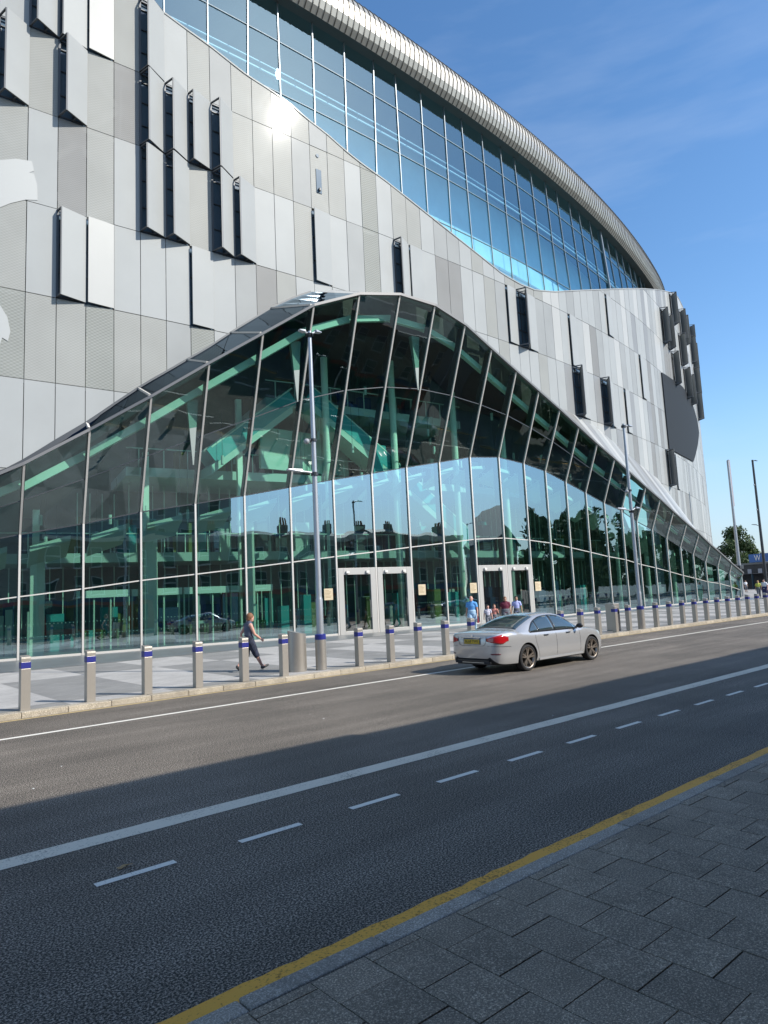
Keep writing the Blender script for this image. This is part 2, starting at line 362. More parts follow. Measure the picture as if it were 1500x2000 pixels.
# ================================================================== STADIUM
# plan curve of the cladding wall (x, y(x)), then an arc that turns away from the street
CO = (1.8442725325770332e-05, 0.0002540134109148597, -0.07284034071747146, 32.14947956938032)
cur = [(x, CO[0] * x**3 + CO[1] * x * x + CO[2] * x + CO[3]) for x in np.arange(-12, 69., .5)]
x, y = 69.0, CO[0] * 69**3 + CO[1] * 69**2 + CO[2] * 69 + CO[3]; h = atan2(3 * CO[0] * 69**2 + 2 * CO[1] * 69 + CO[2], 1); cur.append((x, y))
RA = 200.
while h < radians(62):
    h += .5 / RA; x += .5 * cos(h); y += .5 * sin(h); cur.append((x, y)); RA = 200. if h < radians(27.5) else 60.
cur = np.array(cur)
seg = np.concatenate([[0], np.cumsum(np.linalg.norm(np.diff(cur, axis=0), axis=1))])
tng = np.gradient(cur, axis=0); tng /= np.linalg.norm(tng, axis=1)[:, None]
def FC(s, o=0.0, z=0.0):           # point on the wall at arc length s, o metres out towards the street
    p = np.array([np.interp(s, seg, cur[:, 0]), np.interp(s, seg, cur[:, 1])]); t = FT(s)
    return Vector((p[0] + t.y * o, p[1] - t.x * o, z))
def FT(s):
    t = Vector((np.interp(s, seg, tng[:, 0]), np.interp(s, seg, tng[:, 1]), 0)); return t.normalized()
def hit(px, py, o=0.0):            # photo point -> (s, z) on the wall surface
    d = ray(px, py); c = cur + o * np.stack([tng[:, 1], -tng[:, 0]], 1)
    cr = c[:, 0] * d.y - c[:, 1] * d.x; best = None
    for i in np.nonzero(cr[:-1] * cr[1:] <= 0)[0]:
        f = cr[i] / (cr[i] - cr[i + 1] + 1e-12); p = c[i] + f * (c[i + 1] - c[i]); r_ = hypot(*p)
        if best is None or r_ < best[0]: best = (r_, seg[i] + f * (seg[i + 1] - seg[i]))
    if best is None: return None
    return best[1], CAM.z + d.z * best[0] / hypot(d.x, d.y)
def table(pts, extra=()):
    q = sorted([h_ for h_ in (hit(*p) for p in pts) if h_] + list(extra)); return np.array([a for a, b in q]), np.array([b for a, b in q])
TOPS, TOPZ = table([(278, 0), (313, 22), (360, 57), (407, 90), (447, 122), (483, 150), (527, 178), (567, 206), (600, 235), (637, 263), (667, 290), (700, 317), (750, 353), (817, 406), (896, 469), (980, 536), (1017, 557), (1045, 568), (1083, 571), (1167, 567), (1260, 565), (1297, 569), (1317, 574), (1324, 582), (1333, 600), (1341, 625), (1348, 655)],
                   [(0, 36.5), (12, 35.5), (20, 34.2), (150, 33), (300, 33)])
def ztop(s): return float(np.interp(s, TOPS, TOPZ))

# atrium mullions: foot (x, y), height of the kink; the upper part leans out
kink = [(39,1044),(163,1023),(275,1000),(381,984),(477,968),(566,952),(650,937),(725,925),(793,913),(857,903),(917,893),(973,893),(1022,905),(1064,920),(1104,941),(1143,962),(1179,982),(1213,997),(1243,1018),(1273,1034),(1301,1051),(1328,1068),(1353,1082),(1377,1097),(1401,1106),(1424,1120),(1444,1135)]
topp = [(47,908),(175,842),(295,777),(408,712),(513,654),(612,599),(701,577),(780,578),(848,599),(907,637),(959,684),(1007,727),(1051,766),(1092,802),(1129,836),(1165,869),(1199,898),(1230,926),(1260,953),(1288,977),(1314,1001),(1340,1024),(1364,1044),(1386,1065),(1407,1083),(1428,1102),(1450,1120)]
KP = [(7.465, 33.259, 5.574), (10.018, 32.848, 6.087), (12.518, 32.394, 6.686), (15.063, 31.874, 7.145), (17.547, 31.362, 7.633), (20.026, 30.854, 8.152), (22.552, 30.362, 8.68), (25.04, 29.983, 9.163), (27.519, 29.678, 9.685), (30.028, 29.379, 10.171), (32.562, 29.089, 10.684), (35.125, 28.854, 10.887), (37.665, 28.786, 10.689), (40.175, 28.875, 10.376), (42.705, 28.969, 9.799), (45.259, 29.017, 9.164), (47.8, 29.085, 8.521), (50.356, 29.142, 8.036), (52.87, 29.297, 7.267), (55.42, 29.377, 6.659), (57.958, 29.477, 5.968), (60.502, 29.56, 5.234), (63.038, 29.659, 4.603), (65.568, 29.751, 3.888), (68.119, 29.768, 3.43), (70.668, 29.806, 2.697), (73.199, 29.944, 1.884)]
Kp, Tp = [], []
N = len(KP)
def outn(i):
    a, b = KP[max(i - 1, 0)], KP[min(i + 1, N - 1)]; t = Vector((b[0] - a[0], b[1] - a[1], 0)).normalized(); return Vector((t.y, -t.x, 0))
for i in range(N):
    k = Vector(KP[i]); n = outn(i); d = ray(*topp[i]); A = np.array([list(n), [0, 0, 1], list(-d)]).T
    s1, s2, _ = np.linalg.solve(A, np.array(CAM - k)); Kp.append(k); Tp.append(k + n * float(s1) + Vector((0, 0, float(s2))))
for j in range(3):                 # a few bays beyond the left edge of the picture
    Kp.insert(0, Kp[0] + Vector((-2.5, .42, -.55))); Tp.insert(0, Tp[0] + Vector((-2.5, .55, -1.35)))
NA = len(Kp); OFF = 3
foot = [Vector((k.x, k.y, .12)) for k in Kp]

# lower edge of the cladding: behind the atrium's top edge
BOTS, BOTZ = table([(0, 925), (52, 898), (110, 862), (173, 825), (227, 788), (280, 753), (333, 723), (377, 697), (398, 686), (460, 645), (533, 601), (577, 581), (607, 571), (650, 566), (690, 571), (735, 576), (780, 585), (848, 604), (907, 643), (959, 690), (1007, 731), (1051, 768), (1092, 795), (1130, 815), (1160, 832), (1196, 862), (1250, 908), (1285, 936)],
                   [(0, 3.5), (10, 5.0), (83, 5.5), (88, 3.0), (300, .5)])
def zbot(s): return float(np.interp(s, BOTS, BOTZ))

stad = thing('stadium', 'huge curved stadium clad in pale metal panels with glass atrium and blue glass band', 'stadium', (0, 0, 0))
ROWS = [.2, 4.2, 8.2, 12.15, 16.1, 20.36, 24.9, 28.9, 33.0, 37.0, 41.0]
S0, DS = 22.95, 1.25
C_A = mat('panel_white', (0.336, 0.347, 0.339), .46, .02, .5, noise=.035, nscale=.5)
C_B = mat('panel_grey', (0.248, 0.255, 0.255), .48, .02, .5, noise=.05, nscale=.5)
C_C = mat('panel_bright', (0.402, 0.405, 0.387), .42, .02, .5, noise=.03, nscale=.4)
C_D = mat('panel_mid', (0.288, 0.297, 0.290), .48, .02, .5, noise=.05, nscale=.5)
C_P1 = perforated('panel_mesh_pale', (0.336, 0.341, 0.319), .14, .13)
C_P2 = perforated('panel_mesh_open', (0.330, 0.341, 0.314), .26, .15)
C_P3 = perforated('panel_mesh_dark', (0.275, 0.275, 0.264), .18, .11)
for M_ in (C_A, C_B, C_C, C_D, C_P1, C_P2, C_P3):   # thin satin lacquer: gives the glow where the sun mirrors in the wall
    p_ = M_.node_tree.nodes['Principled BSDF']; p_.inputs['Coat Weight'].default_value = .05; p_.inputs['Specular IOR Level'].default_value = .09; p_.inputs['Coat Roughness'].default_value = .075; p_.inputs['Coat IOR'].default_value = 1.5
M_back = mat('backing_wall', (.20, .21, .19), .9, noise=.25, nscale=1.2)

OPEN = {}                          # (column, row) -> how far the free edge stands out
for k_, r_, p_ in [(-3, 7, .7), (-4, 6, .7), (-2, 6, .72), (-2, 7, .4), (-1, 7, .16), (-2, 4, .42), (-1, 4, .16), (1, 7, .72), (1, 6, .75), (1, 5, .6), (2, 6, .72), (2, 5, .7),
                   (3, 6, .5), (4, 6, .75), (4, 5, .75), (5, 5, .55), (3, 4, .14), (9, 5, .16), (14, 5, .6), (15, 5, .12), (23, 5, .12), (24, 5, .85), (25, 5, .14), (30, 5, .12), (30, 4, .85), (31, 4, .14),
                   (34, 4, .8), (35, 4, .3), (36, 6, .12), (42, 5, .12), (38, 4, .12), (47, 3, .85), (50, 3, .12),
                   ]:
    OPEN[(k_, r_)] = p_
for px_ in ((1289, 612), (1301, 620), (1309, 590), (1325, 612), (1343, 625), (1349, 672), (1323, 645), (1313, 688), (1337, 668), (1333, 712), (1350, 700), (1344, 745), (1357, 762), (1355, 730)):
    h_ = hit(*px_)
    if h_: k_ = int(floor((h_[0] - S0) / DS)); r_ = max(j for j in range(len(ROWS)) if ROWS[j] < h_[1] - .6); OPEN[(k_, r_)] = .9; print('fin', px_, k_, r_, h_)
    else: print('fin miss', px_)
up = sorted(h_ for h_ in (hit(*p) for p in ((1290, 728), (1310, 741), (1330, 755), (1342, 772), (1352, 795), (1360, 823), (1363, 845))) if h_)
lo = sorted(h_ for h_ in (hit(*p) for p in ((1307, 878), (1330, 890), (1352, 902), (1357, 885), (1361, 866), (1363, 846))) if h_)

def clip(poly, zf0, zf1, s0, s1, keep_below):
    """clip an (s,z) polygon against the line z = lerp(zf0, zf1)"""
    def g(p):
        t = (p[0] - s0) / (s1 - s0); v = zf0 + (zf1 - zf0) * t - p[1]; return v if keep_below else -v
    out = []
    for i, p in enumerate(poly):
        q = poly[(i + 1) % len(poly)]; a, b = g(p), g(q)
        if a >= 0: out.append(p)
        if (a >= 0) != (b >= 0):
            f = a / (a - b); out.append((p[0] + (q[0] - p[0]) * f, p[1] + (q[1] - p[1]) * f))
    return out
def cell_poly(s0, s1, z0, z1, g=.016):
    poly = [(s0 + g, z0 + g), (s1 - g, z0 + g), (s1 - g, z1 - g), (s0 + g, z1 - g)]
    poly = clip(poly, ztop(s0), ztop(s1), s0, s1, True)
    if poly: poly = clip(poly, zbot(s0), zbot(s1), s0, s1, False)
    return poly
clad = MB()
RR = random.Random(11)
def choose(k, r):
    s = S0 + k * DS
    q = RR.random()
    if s < 30:
        if r <= 2: return C_A if q < .75 else C_P1
        if (k, r) in ((-1, 3), (3, 3), (-5, 3), (-5, 4), (-4, 3), (-5, 5)): return C_P2
        if (k, r) in ((0, 3), (1, 3), (-4, 4), (-4, 5)): return C_P1
        if (k, r) in ((-2, 5), (0, 6)): return C_P3
        return C_A if q < .5 else C_P1 if q < .9 else C_D
    if s < 56:
        if (k, r) in ((5, 8), (8, 8), (9, 8), (17, 8), (7, 8), (12, 7), (12, 5), (12, 6), (4, 8)): return C_P2
        if q < .35: return C_A
        return C_P1 if q < .76 else C_P3 if q < .84 else C_D
    return C_A if q < .40 else C_C if q < .52 else C_B if q < .72 else C_D if q < .9 else C_P3
kmin, kmax = int((2 - S0) / DS), int((168 - S0) / DS)
pvk = None
for k in range(kmin, kmax):
    s0 = S0 + k * DS; s1 = s0 + DS
    for r in range(len(ROWS) - 1):
        M = choose(k, r)
        if s0 > 56 and pvk and RR.random() < .3: M = pvk
        pvk = M
        if (k, r) in OPEN: continue
        poly = cell_poly(s0, s1, ROWS[r], ROWS[r + 1])
        if len(poly) < 3: continue
        if s0 > 82.5 and s1 < 112 and ROWS[r] > 14 and ROWS[r + 1] < 29 and False: continue
        j = RR.uniform(-.006, .006)
        front = [FC(a, .03 + j + RR.uniform(-.003, .003), b) for a, b in poly]; back = [FC(a, -.01, b) for a, b in poly]
        clad.face(front[::-1] if False else front, M)
        nP = len(front)
        for i in range(nP): clad.face([front[i], back[i], back[(i + 1) % nP], front[(i + 1) % nP]], M)
cl = clad.build('cladding', stad)
tag(cl, label='pale metal and perforated wall panels in tall columns')
# backing wall seen through joints and meshes, with diagonal braces
bk = MB(); M_brace = mat('brace_steel', (.42, .43, .42), .6)
ss = np.arange(0, 165, 2.5)
for a, b in zip(ss, ss[1:]):
    bk.face([FC(a, -1.3, min(zbot(a), 40) - 1), FC(b, -1.3, min(zbot(b), 40) - 1), FC(b, -1.3, ztop(b) - .05), FC(a, -1.3, ztop(a) - .05)], M_back)
    bk.face([FC(a, -1.3, ztop(a) - .05), FC(b, -1.3, ztop(b) - .05), FC(b, .0, ztop(b) - .03), FC(a, .0, ztop(a) - .03)], M_alu)
for i, a in enumerate(np.arange(14, 60, 3.75)):
    z0 = 16.1 if i % 2 else 20.36
    for z0 in (16.1, 20.36, 24.9, 28.9):
        if z0 < max(zbot(a), zbot(a + 3.75)) + .3 or z0 + 4.1 > min(ztop(a), ztop(a + 3.75)): continue
        bk.bar(FC(a, -.7, z0), FC(a + 3.75, -.7, z0 + 4), .3, .2, M_brace); bk.bar(FC(a + 3.75, -.7, z0), FC(a, -.7, z0 + 4), .3, .2, M_brace)
for z0 in ROWS[2:9]:
    for a, b in zip(ss, ss[1:]):
        if z0 < min(ztop(a), ztop(b)) - .4 and z0 > max(zbot(a), zbot(b)) + .2: bk.bar(FC(a, -.35, z0), FC(b, -.35, z0), .18, .18, M_brace)
bk.build('backing_wall', stad)
# thin coping along the wavy top edge
cp = MB(); sl = list(np.arange(0, 150, .625))
for a, b in zip(sl, sl[1:]):
    cp.hexa([FC(a, .07, ztop(a)), FC(b, .07, ztop(b)), FC(b, -.25, ztop(b)), FC(a, -.25, ztop(a)), FC(a, .07, ztop(a) + .09), FC(b, .07, ztop(b) + .09), FC(b, -.25, ztop(b) + .09), FC(a, -.25, ztop(a) + .09)], C_A)
cp.build('coping', stad)
# hinged-out panels with bracket frames and the window behind each
G_fin = mat('recess_glass', (.10, .15, .19), .08, 0, .8)
M_fin = mat('fin_frame', (.09, .095, .10), .5, .4)
for (k, r), pr in sorted(OPEN.items()):
    s0 = S0 + k * DS + .02; s1 = s0 + DS - .04; poly = cell_poly(s0, s1, ROWS[r], ROWS[r + 1])
    if len(poly) < 3: continue
    z0 = min(p[1] for p in poly); z1 = max(p[1] for p in poly)
    if z1 - z0 < 1.2: continue
    z0 = max(z0, max(zbot(s0), zbot(s1)) if False else z0) + .03; z1 -= .03
    n = Vector((FT(s0).y, -FT(s0).x, 0)); t = FT(s0); hg = FC(s1, .05); wd = DS - .06
    th = math.asin(min(pr * .88 / wd, .95)); d = (-t * cos(th) + n * sin(th)); pn = Vector((-d.y, d.x, 0));
    if pn.dot(n) < 0: pn = -pn
    free = hg + d * wd; jam = FC(s0, .04)
    def zc(s, lo):                  # local clipped height
        return None
    M = C_C if (k, r) in ((-1, 7), (-1, 4)) else C_A  # brighter colour paints in the light these slightly tilted panels catch
    mb = MB()
    tp1 = min(z1, ztop(s1) - .04); tp0 = min(z1, ztop(s0) + .0)
    bt1 = max(z0, zbot(s1) + .03); bt0 = max(z0, zbot(s0) + .03)
    A = [free + Vector((0, 0, bt0)), hg + Vector((0, 0, bt1)), hg + Vector((0, 0, tp1)), free + Vector((0, 0, tp0))]
    mb.hexa([A[0], A[1], A[1] + pn * .05, A[0] + pn * .05, A[3], A[2], A[2] + pn * .05, A[3] + pn * .05], M)
    tilt = mb.build('tilted_panel', stad)
    if pr > .3:
        fb = MB()
        for zz in (bt0 + .03, tp0 - .03):
            u = Vector((0, 0, zz)); fb.bar(jam + u, free + u, .07, .07, M_fin); fb.bar(jam + u, hg + u, .06, .06, M_fin); fb.bar(free + u, hg + u, .07, .05, M_fin)
            mid = (jam + hg) / 2; fb.bar(mid + u, (free + hg) / 2 + u, .05, .05, M_fin)
        fb.bar(jam + Vector((0, 0, bt0)), jam + Vector((0, 0, tp0)), .08, .10, M_fin, n)
        fb.bar(free + Vector((0, 0, bt0)), free + Vector((0, 0, tp0)), .06, .06, M_fin, n)
        fb.build('bracket_frame', tilt)
    wb = MB(); W = [FC(s0, -.10, bt0), FC(s1, -.10, bt1), FC(s1, -.10, tp1), FC(s0, -.10, tp0)]; wb.face(W, G_fin)
    for zz in (.3, .62, .9):
        z_ = bt0 + (tp0 - bt0) * zz; wb.bar(FC(s0, -.06, z_), FC(s1, -.06, z_), .05, .06, M_fin)
    wb.bar(FC((s0 + s1) / 2, -.05, bt0), FC((s0 + s1) / 2, -.05, tp0), .05, .05, M_fin, n)
    wb.build('window_pane', tilt)
# slot and round opening for a camera in one panel
sl_ = MB(); a = hit(616, 330); b = hit(628, 380)
sl_.hexa([FC(a[0], .04, b[1]), FC(b[0], .04, b[1]), FC(b[0], .06, b[1]), FC(a[0], .06, b[1]), FC(a[0], .04, a[1]), FC(b[0], .04, a[1]), FC(b[0], .06, a[1]), FC(a[0], .06, a[1])], G_fin)
sl_.build('panel_slot', stad)
sl_ = MB(); c = hit(619, 305); sl_.tube([FC(c[0], .03, c[1]), FC(c[0], .07, c[1])], .11, G_fin, 14); sl_.build('round_opening', stad)
sl_ = MB(); sl_.box((-.06, -.06, -.08), (.06, .06, .08), M_dark, Matrix.Translation(FC(b[0] - .2, .14, b[1] + .18)))
sl_.build('wall_camera', stad)
# pale emblem shapes on the mesh at the far left
M_emb = mat('emblem_white', (.335, .345, .335), .5, .1)
for pl in ([(-60, 345), (-30, 322), (0, 314), (30, 311), (62, 316), (66, 335), (57, 338), (66, 341), (72, 362), (73, 392), (50, 391), (20, 398), (0, 406), (-40, 430)], [(-60, 570), (-30, 580), (0, 597), (14, 620), (20, 648), (15, 667), (4, 660), (-6, 690), (-40, 720), (-60, 700)]):
    q = [hit(*p) for p in pl]; mb = MB()
    f_ = [FC(a, .055, b) for a, b in q]; g_ = [FC(a, .04, b) for a, b in q]; mb.face(f_, M_emb)
    for i in range(len(f_)): mb.face([f_[i], g_[i], g_[(i + 1) % len(f_)], f_[(i + 1) % len(f_)]], M_emb)
    mb.build('emblem_shape', stad)
# black video screen wrapping the corner
M_scr = mat('screen_black', (.022, .026, .03), .7, 0, .15)
scr = MB()
smin, smax = up[0][0], min(up[-1][0], lo[-1][0])
def zr(s, pts):
    return float(np.interp(s, [p[0] for p in pts], [p[1] for p in pts]))
for a, b in zip(np.linspace(smin, smax, 40)[:-1], np.linspace(smin, smax, 40)[1:]):
    scr.hexa([FC(a, .05, zr(a, lo)), FC(b, .05, zr(b, lo)), FC(b, .16, zr(b, lo)), FC(a, .16, zr(a, lo)), FC(a, .05, zr(a, up)), FC(b, .05, zr(b, up)), FC(b, .16, zr(b, up)), FC(a, .16, zr(a, up))], M_scr)
scr.build('video_screen', stad)

# ---------------- upper blue glass and the metal rim
RZ = 37.6
rim_px = [(567, 0), (623, 30), (683, 65), (750, 107), (793, 144), (887, 207), (980, 268), (1073, 343), (1167, 431), (1237, 501), (1279, 564)]
rim = []
for px in rim_px:
    d = ray(*px); t = (RZ - CAM.z) / d.z; rim.append((d.x * t, d.y * t))
rx = np.array([p[0] for p in rim]); ry = np.array([p[1] for p in rim])
pc = np.polyfit(rx, ry, 3)
xs = np.arange(-12, rx[-1], .5); rc = [(x, np.polyval(pc, x)) for x in xs]
x, y = rc[-1]; h = atan2(np.polyval(np.polyder(pc), x), 1)
while h < radians(75):
    h += .5 / 70; x += .5 * cos(h); y += .5 * sin(h); rc.append((x, y))
rc = np.array(rc); rs = np.concatenate([[0], np.cumsum(np.linalg.norm(np.diff(rc, axis=0), axis=1))])
rt = np.gradient(rc, axis=0); rt /= np.linalg.norm(rt, axis=1)[:, None]
def RC(s, o=0., z=0.):
    p = (np.interp(s, rs, rc[:, 0]), np.interp(s, rs, rc[:, 1])); t = Vector((np.interp(s, rs, rt[:, 0]), np.interp(s, rs, rt[:, 1]))).normalized()
    return Vector((p[0] + t.y * o, p[1] - t.x * o, z))
PROF = [(-2.2, 37.9), (-.1, 37.6), (.22, 37.95), (.42, 38.4), (.50, 38.9), (.45, 39.4), (.25, 39.95), (-.1, 40.45), (-.6, 40.85), (-1.3, 41.15), (-2.6, 41.4)]
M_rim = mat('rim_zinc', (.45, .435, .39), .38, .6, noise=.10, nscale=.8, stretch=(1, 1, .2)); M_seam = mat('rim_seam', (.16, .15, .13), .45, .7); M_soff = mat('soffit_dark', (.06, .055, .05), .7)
SE = rs[-1] - 1
rm = MB(); st_ = np.arange(5, SE, .44)
for a, b in zip(st_, st_[1:]):
    for (o1, z1), (o2, z2) in zip(PROF, PROF[1:]):
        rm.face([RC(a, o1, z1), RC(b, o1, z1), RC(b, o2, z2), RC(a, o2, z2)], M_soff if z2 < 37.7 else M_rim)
    for (o1, z1), (o2, z2) in zip(PROF[1:], PROF[2:]):
        e = .055; w_ = .03
        c1 = 1 + e / max(.5, abs(o1)) * 0
        rm.hexa([RC(a - w_, o1, z1), RC(a + w_, o1, z1), RC(a + w_, o1 + e, z1 + e * .3), RC(a - w_, o1 + e, z1 + e * .3), RC(a - w_, o2, z2), RC(a + w_, o2, z2), RC(a + w_, o2 + e * .8, z2 + e * .6), RC(a - w_, o2 + e * .8, z2 + e * .6)], M_seam)
rm.build('roof_rim', stad, smooth=True)
# big roof sheet behind the rim
rf = MB(); st2 = np.arange(5, SE, 6)
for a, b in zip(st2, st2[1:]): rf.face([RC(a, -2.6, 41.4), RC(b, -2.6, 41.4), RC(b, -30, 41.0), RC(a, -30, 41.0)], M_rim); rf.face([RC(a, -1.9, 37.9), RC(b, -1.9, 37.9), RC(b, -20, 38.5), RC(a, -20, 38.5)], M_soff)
rf.build('roof', stad)
# glass: leans from the cladding line up to the rim
ZB = 24.0
def rim_s_at(s):                   # matching arc length on the rim for wall arc length s (by x)
    p = FC(s, -.8); d2 = (rc[:, 0] - p.x)**2 + (rc[:, 1] - p.y)**2; return float(rs[int(np.argmin(d2))])
def GP(s, z, o=0.):
    a = FC(s, -.75 + o); b = RC(rim_s_at(s), -.85 + o); f = (z - ZB) / (RZ - ZB); p = a.lerp(b, max(0., min(1.05, f))); p.z = z; return p
ug = MB(); um = MB(); M_um2 = mat('upper_transom', (.10, .17, .22), .5); M_um = mat('upper_mullion', (.24, .27, .29), .4, .5)
LV = [ZB, 28.2, 31.9, 35.2, 37.95]
ms = list(np.arange(26.28 - 2.37 * 9 - .3, 112, 2.345))
for a, b in zip(ms, ms[1:]):
    for z0, z1 in zip(LV, LV[1:]):
        if z1 < min(ztop(a), ztop(b)) - 1.0: continue
        q = [GP(a, z0), GP(b, z0), GP(b, z1), GP(a, z1)]
        ug.face(q, G_top)
        um.bar(GP(a, z1, .02), GP(b, z1, .02), .05, .06, M_um2)
    um.bar(GP(a, ZB + 0., .04), GP(a, 37.9, .04), .055, .07, M_um, FT(a))
    if abs(ms.index(a) - 29) < 1: um.bar(GP(a, ZB, .12), GP(a, 37.9, .12), .22, .14, M_um, FT(a))
ug.build('upper_glazing', stad); um.build('upper_mullions', stad)
ui = MB(); M_ipale = mat('inner_pale', (.36, .42, .42), .8); M_iblue = mat('inner_blue', (.50, .78, .86), .9, noise=.1, nscale=.4); M_irail = mat('inner_rail', (.45, .55, .6), .5)  # blue wall colour stands in for part of the sky reflected in the glass
for a, b in zip(ms, ms[1:]):
    ui.face([GP(a, 23, -2.6), GP(b, 23, -2.6), GP(b, 29.6, -3.2), GP(a, 29.6, -3.2)], M_ipale)
    ui.face([GP(a, 29.6, -3.2), GP(b, 29.6, -3.2), GP(b, 29.7, -5), GP(a, 29.7, -5)], M_iblue)
    ui.face([GP(a, 29.6, -5), GP(b, 29.6, -5), GP(b, 38, -5), GP(a, 38, -5)], M_iblue)
    for zz, o_, th_ in ((33.9, -1.1, .08), (34.35, -1.1, .06)): ui.bar(GP(a, zz, o_), GP(b, zz, o_), th_, th_, M_irail)
ui.build('upper_interior', stad)
# inner core that closes the building
core = MB(); M_core = mat('core_concrete', (.16, .165, .16), .9)
for a, b in zip(ss, ss[1:]): core.face([FC(a, -14, -.02), FC(b, -14, -.02), FC(b, -12, 38), FC(a, -12, 38)], M_core)
core.build('inner_core', stad)

# ---------------- atrium
agl = MB(); amu = MB(); Z = Vector((0, 0, 1))
DOORB = {OFF + 6: 0, OFF + 7: 0, OFF + 10: 0, OFF + 11: 0}   # bays with doors (start index)
ZD = 3.75
def n_at(i):
    a, b = foot[max(i - 1, 0)], foot[min(i + 1, NA - 1)]; t = (b - a).normalized(); return Vector((t.y, -t.x, 0)), t
lowpane = MB(); uppane = MB(); tram = [MB() for _ in range(4)]
for i in range(NA - 1):
    f0, f1, k0, k1, t0, t1 = foot[i], foot[i + 1], Kp[i], Kp[i + 1], Tp[i], Tp[i + 1]
    m0 = Vector((f0.x, f0.y, .12 + (k0.z - .12) * .5)); m1 = Vector((f1.x, f1.y, .12 + (k1.z - .12) * .5)); u0 = (k0 + t0) / 2; u1 = (k1 + t1) / 2
    lo0, lo1 = (Vector((f0.x, f0.y, ZD)), Vector((f1.x, f1.y, ZD))) if i in DOORB else (f0 + Z * .10, f1 + Z * .10)
    lowpane.face([lo0, lo1, m1, m0], G_low); lowpane.face([m0, m1, k1, k0], G_low)
    uppane.face([k0, k1, u1, u0], G_lean); uppane.face([u0, u1, t1, t0], G_lean)
    n, t = n_at(i)
    tram[0].bar(m0 - n * .02, m1 - n * .02, .055, .06, M_mull); tram[1].bar(u0 - n * .02, u1 - n * .02, .045, .06, M_dark)
    tram[2].bar(k0 - n * .02, k1 - n * .02, .05, .07, M_dark)
    tram[3].bar(f0 + Z * .03 - n * .12, f1 + Z * .03 - n * .12, .07, .10, M_mull) if i in DOORB else tram[3].bar(f0 + Z * .05, f1 + Z * .05, .11, .12, M_mull)
lowpane.build('lower_glazing', stad); uppane.build('leaning_glazing', stad)
for q_, nm_ in zip(tram, ('transom', 'transom', 'kink_rail', 'base_rail')): q_.build(nm_, stad)
for i in range(NA):                # every mullion a part: outer cap and the deep inner fin
    n, t = n_at(i); mb = MB(); wd = .085
    mb.bar(foot[i] + n * .03 + Z * .0, Kp[i] + n * .03, wd, .10, M_mull, t); mb.bar(Kp[i] + n * .03, Tp[i] + n * .03 , wd, .10, M_mull, t)
    mb.bar(foot[i] - n * .27, Kp[i] - n * .27, .14, .40, M_dark, t); mb.bar(Kp[i] - n * .27, Tp[i] - n * .30 - Z * .1, .14, .42, M_dark, t)
    mb.build('mullion', stad)
# edge beam along the top of the glass, pale beam inside
M_beam = mat('edge_beam_grey', (.17, .168, .165), .5, .3); eb = MB(); M_pale = mat('pale_interior_steel', (.60, .66, .58), .6)
for i in range(NA - 1):
    n, t = n_at(i); n2, _ = n_at(i + 1)
    a, b = Tp[i], Tp[i + 1]
    eb.hexa([a + n * .16 - Z * .02, b + n2 * .16 - Z * .02, b - n2 * .30, a - n * .30, a + n * .16 + Z * .12, b + n2 * .16 + Z * .12, b - n2 * .30 + Z * .18, a - n * .30 + Z * .18], M_beam)
eb.build('edge_beam', stad)
ib = MB()
for i in range(NA - 1):
    n, t = n_at(i); n2, _ = n_at(i + 1)
    h0 = (Tp[i] - Kp[i]).length; d0 = (Tp[i] - Kp[i]).normalized(); d1 = (Tp[i + 1] - Kp[i + 1]).normalized()
    dn = min(.95, h0 * .28)
    a = Tp[i] - d0 * dn - n * .75; b = Tp[i + 1] - d1 * dn - n2 * .75
    ib.bar(a, b, .34 if h0 > 2 else .2, .25, M_pale)
    a = Kp[i] - n * .8 - Z * .45; b = Kp[i + 1] - n2 * .8 - Z * .45
    # ceiling tray under the kink line
    if h0 > 1.2:
        q = a + t * .45; r2 = b - t * .45
        ib.hexa([q - Z * .25, r2 - Z * .25, r2 - n * 1.6 - Z * .9, q - n * 1.6 - Z * .9, q, r2, r2 - n * 1.6 - Z * .6, q - n * 1.6 - Z * .6], M_pale)
ib.build('inner_beams', stad)
# roof of the atrium: glass on the left, clad fold on the right
rfg = MB(); fold = MB(); M_rdark = mat('gutter_dark', (.05, .055, .06), .4, .3)
def wall_pt(p, n):                 # the wall point straight behind an atrium top point
    x = p.x; i = int(np.argmin(abs(cur[:, 0] - x))); s = float(seg[i] + (x - cur[i, 0])); return s
roofpts = []
for i in range(NA):
    s = wall_pt(Tp[i], None)
    roofpts.append(s)
for i in range(NA - 1):
    n, t = n_at(i); n2, _ = n_at(i + 1)
    a, b = Tp[i] + Z * .2 - n * .25, Tp[i + 1] + Z * .2 - n2 * .25; s0, s1 = roofpts[i], roofpts[i + 1]
    sub = 4
    for j in range(sub):
        f0, f1 = j / sub, (j + 1) / sub; p, q = a.lerp(b, f0), a.lerp(b, f1); sa, sb = s0 + (s1 - s0) * f0, s0 + (s1 - s0) * f1
        za, zb_ = zbot(sa) + .02, zbot(sb) + .02
        wa, wb_ = FC(sa, .02, za), FC(sb, .02, zb_)
        if i < OFF + 6:
            rfg.face([p, q, wb_, wa], G_roof)
            if j == 0:
                rfg.bar(p, wa, .09, .12, M_mull)
                g = p.lerp(wa, .5); 
            rfg.bar(wa + n * .02 - Z * .05, wb_ + n * .02 - Z * .05, .22, .06, M_rdark)
        else:
            M = (C_A, C_B, C_D, C_C, C_P3)[(i * 7 + (j // 2) * 3) % 5]
            g0 = .09 if j % 2 == 0 else 0
            fold.face([p.lerp(q, g0), q, wb_, wa.lerp(wb_, g0)], M)
            dn_ = Vector((0, .06, -.06)); fold.face([p + dn_, q + dn_, wb_ + dn_, wa + dn_], M_rdark)
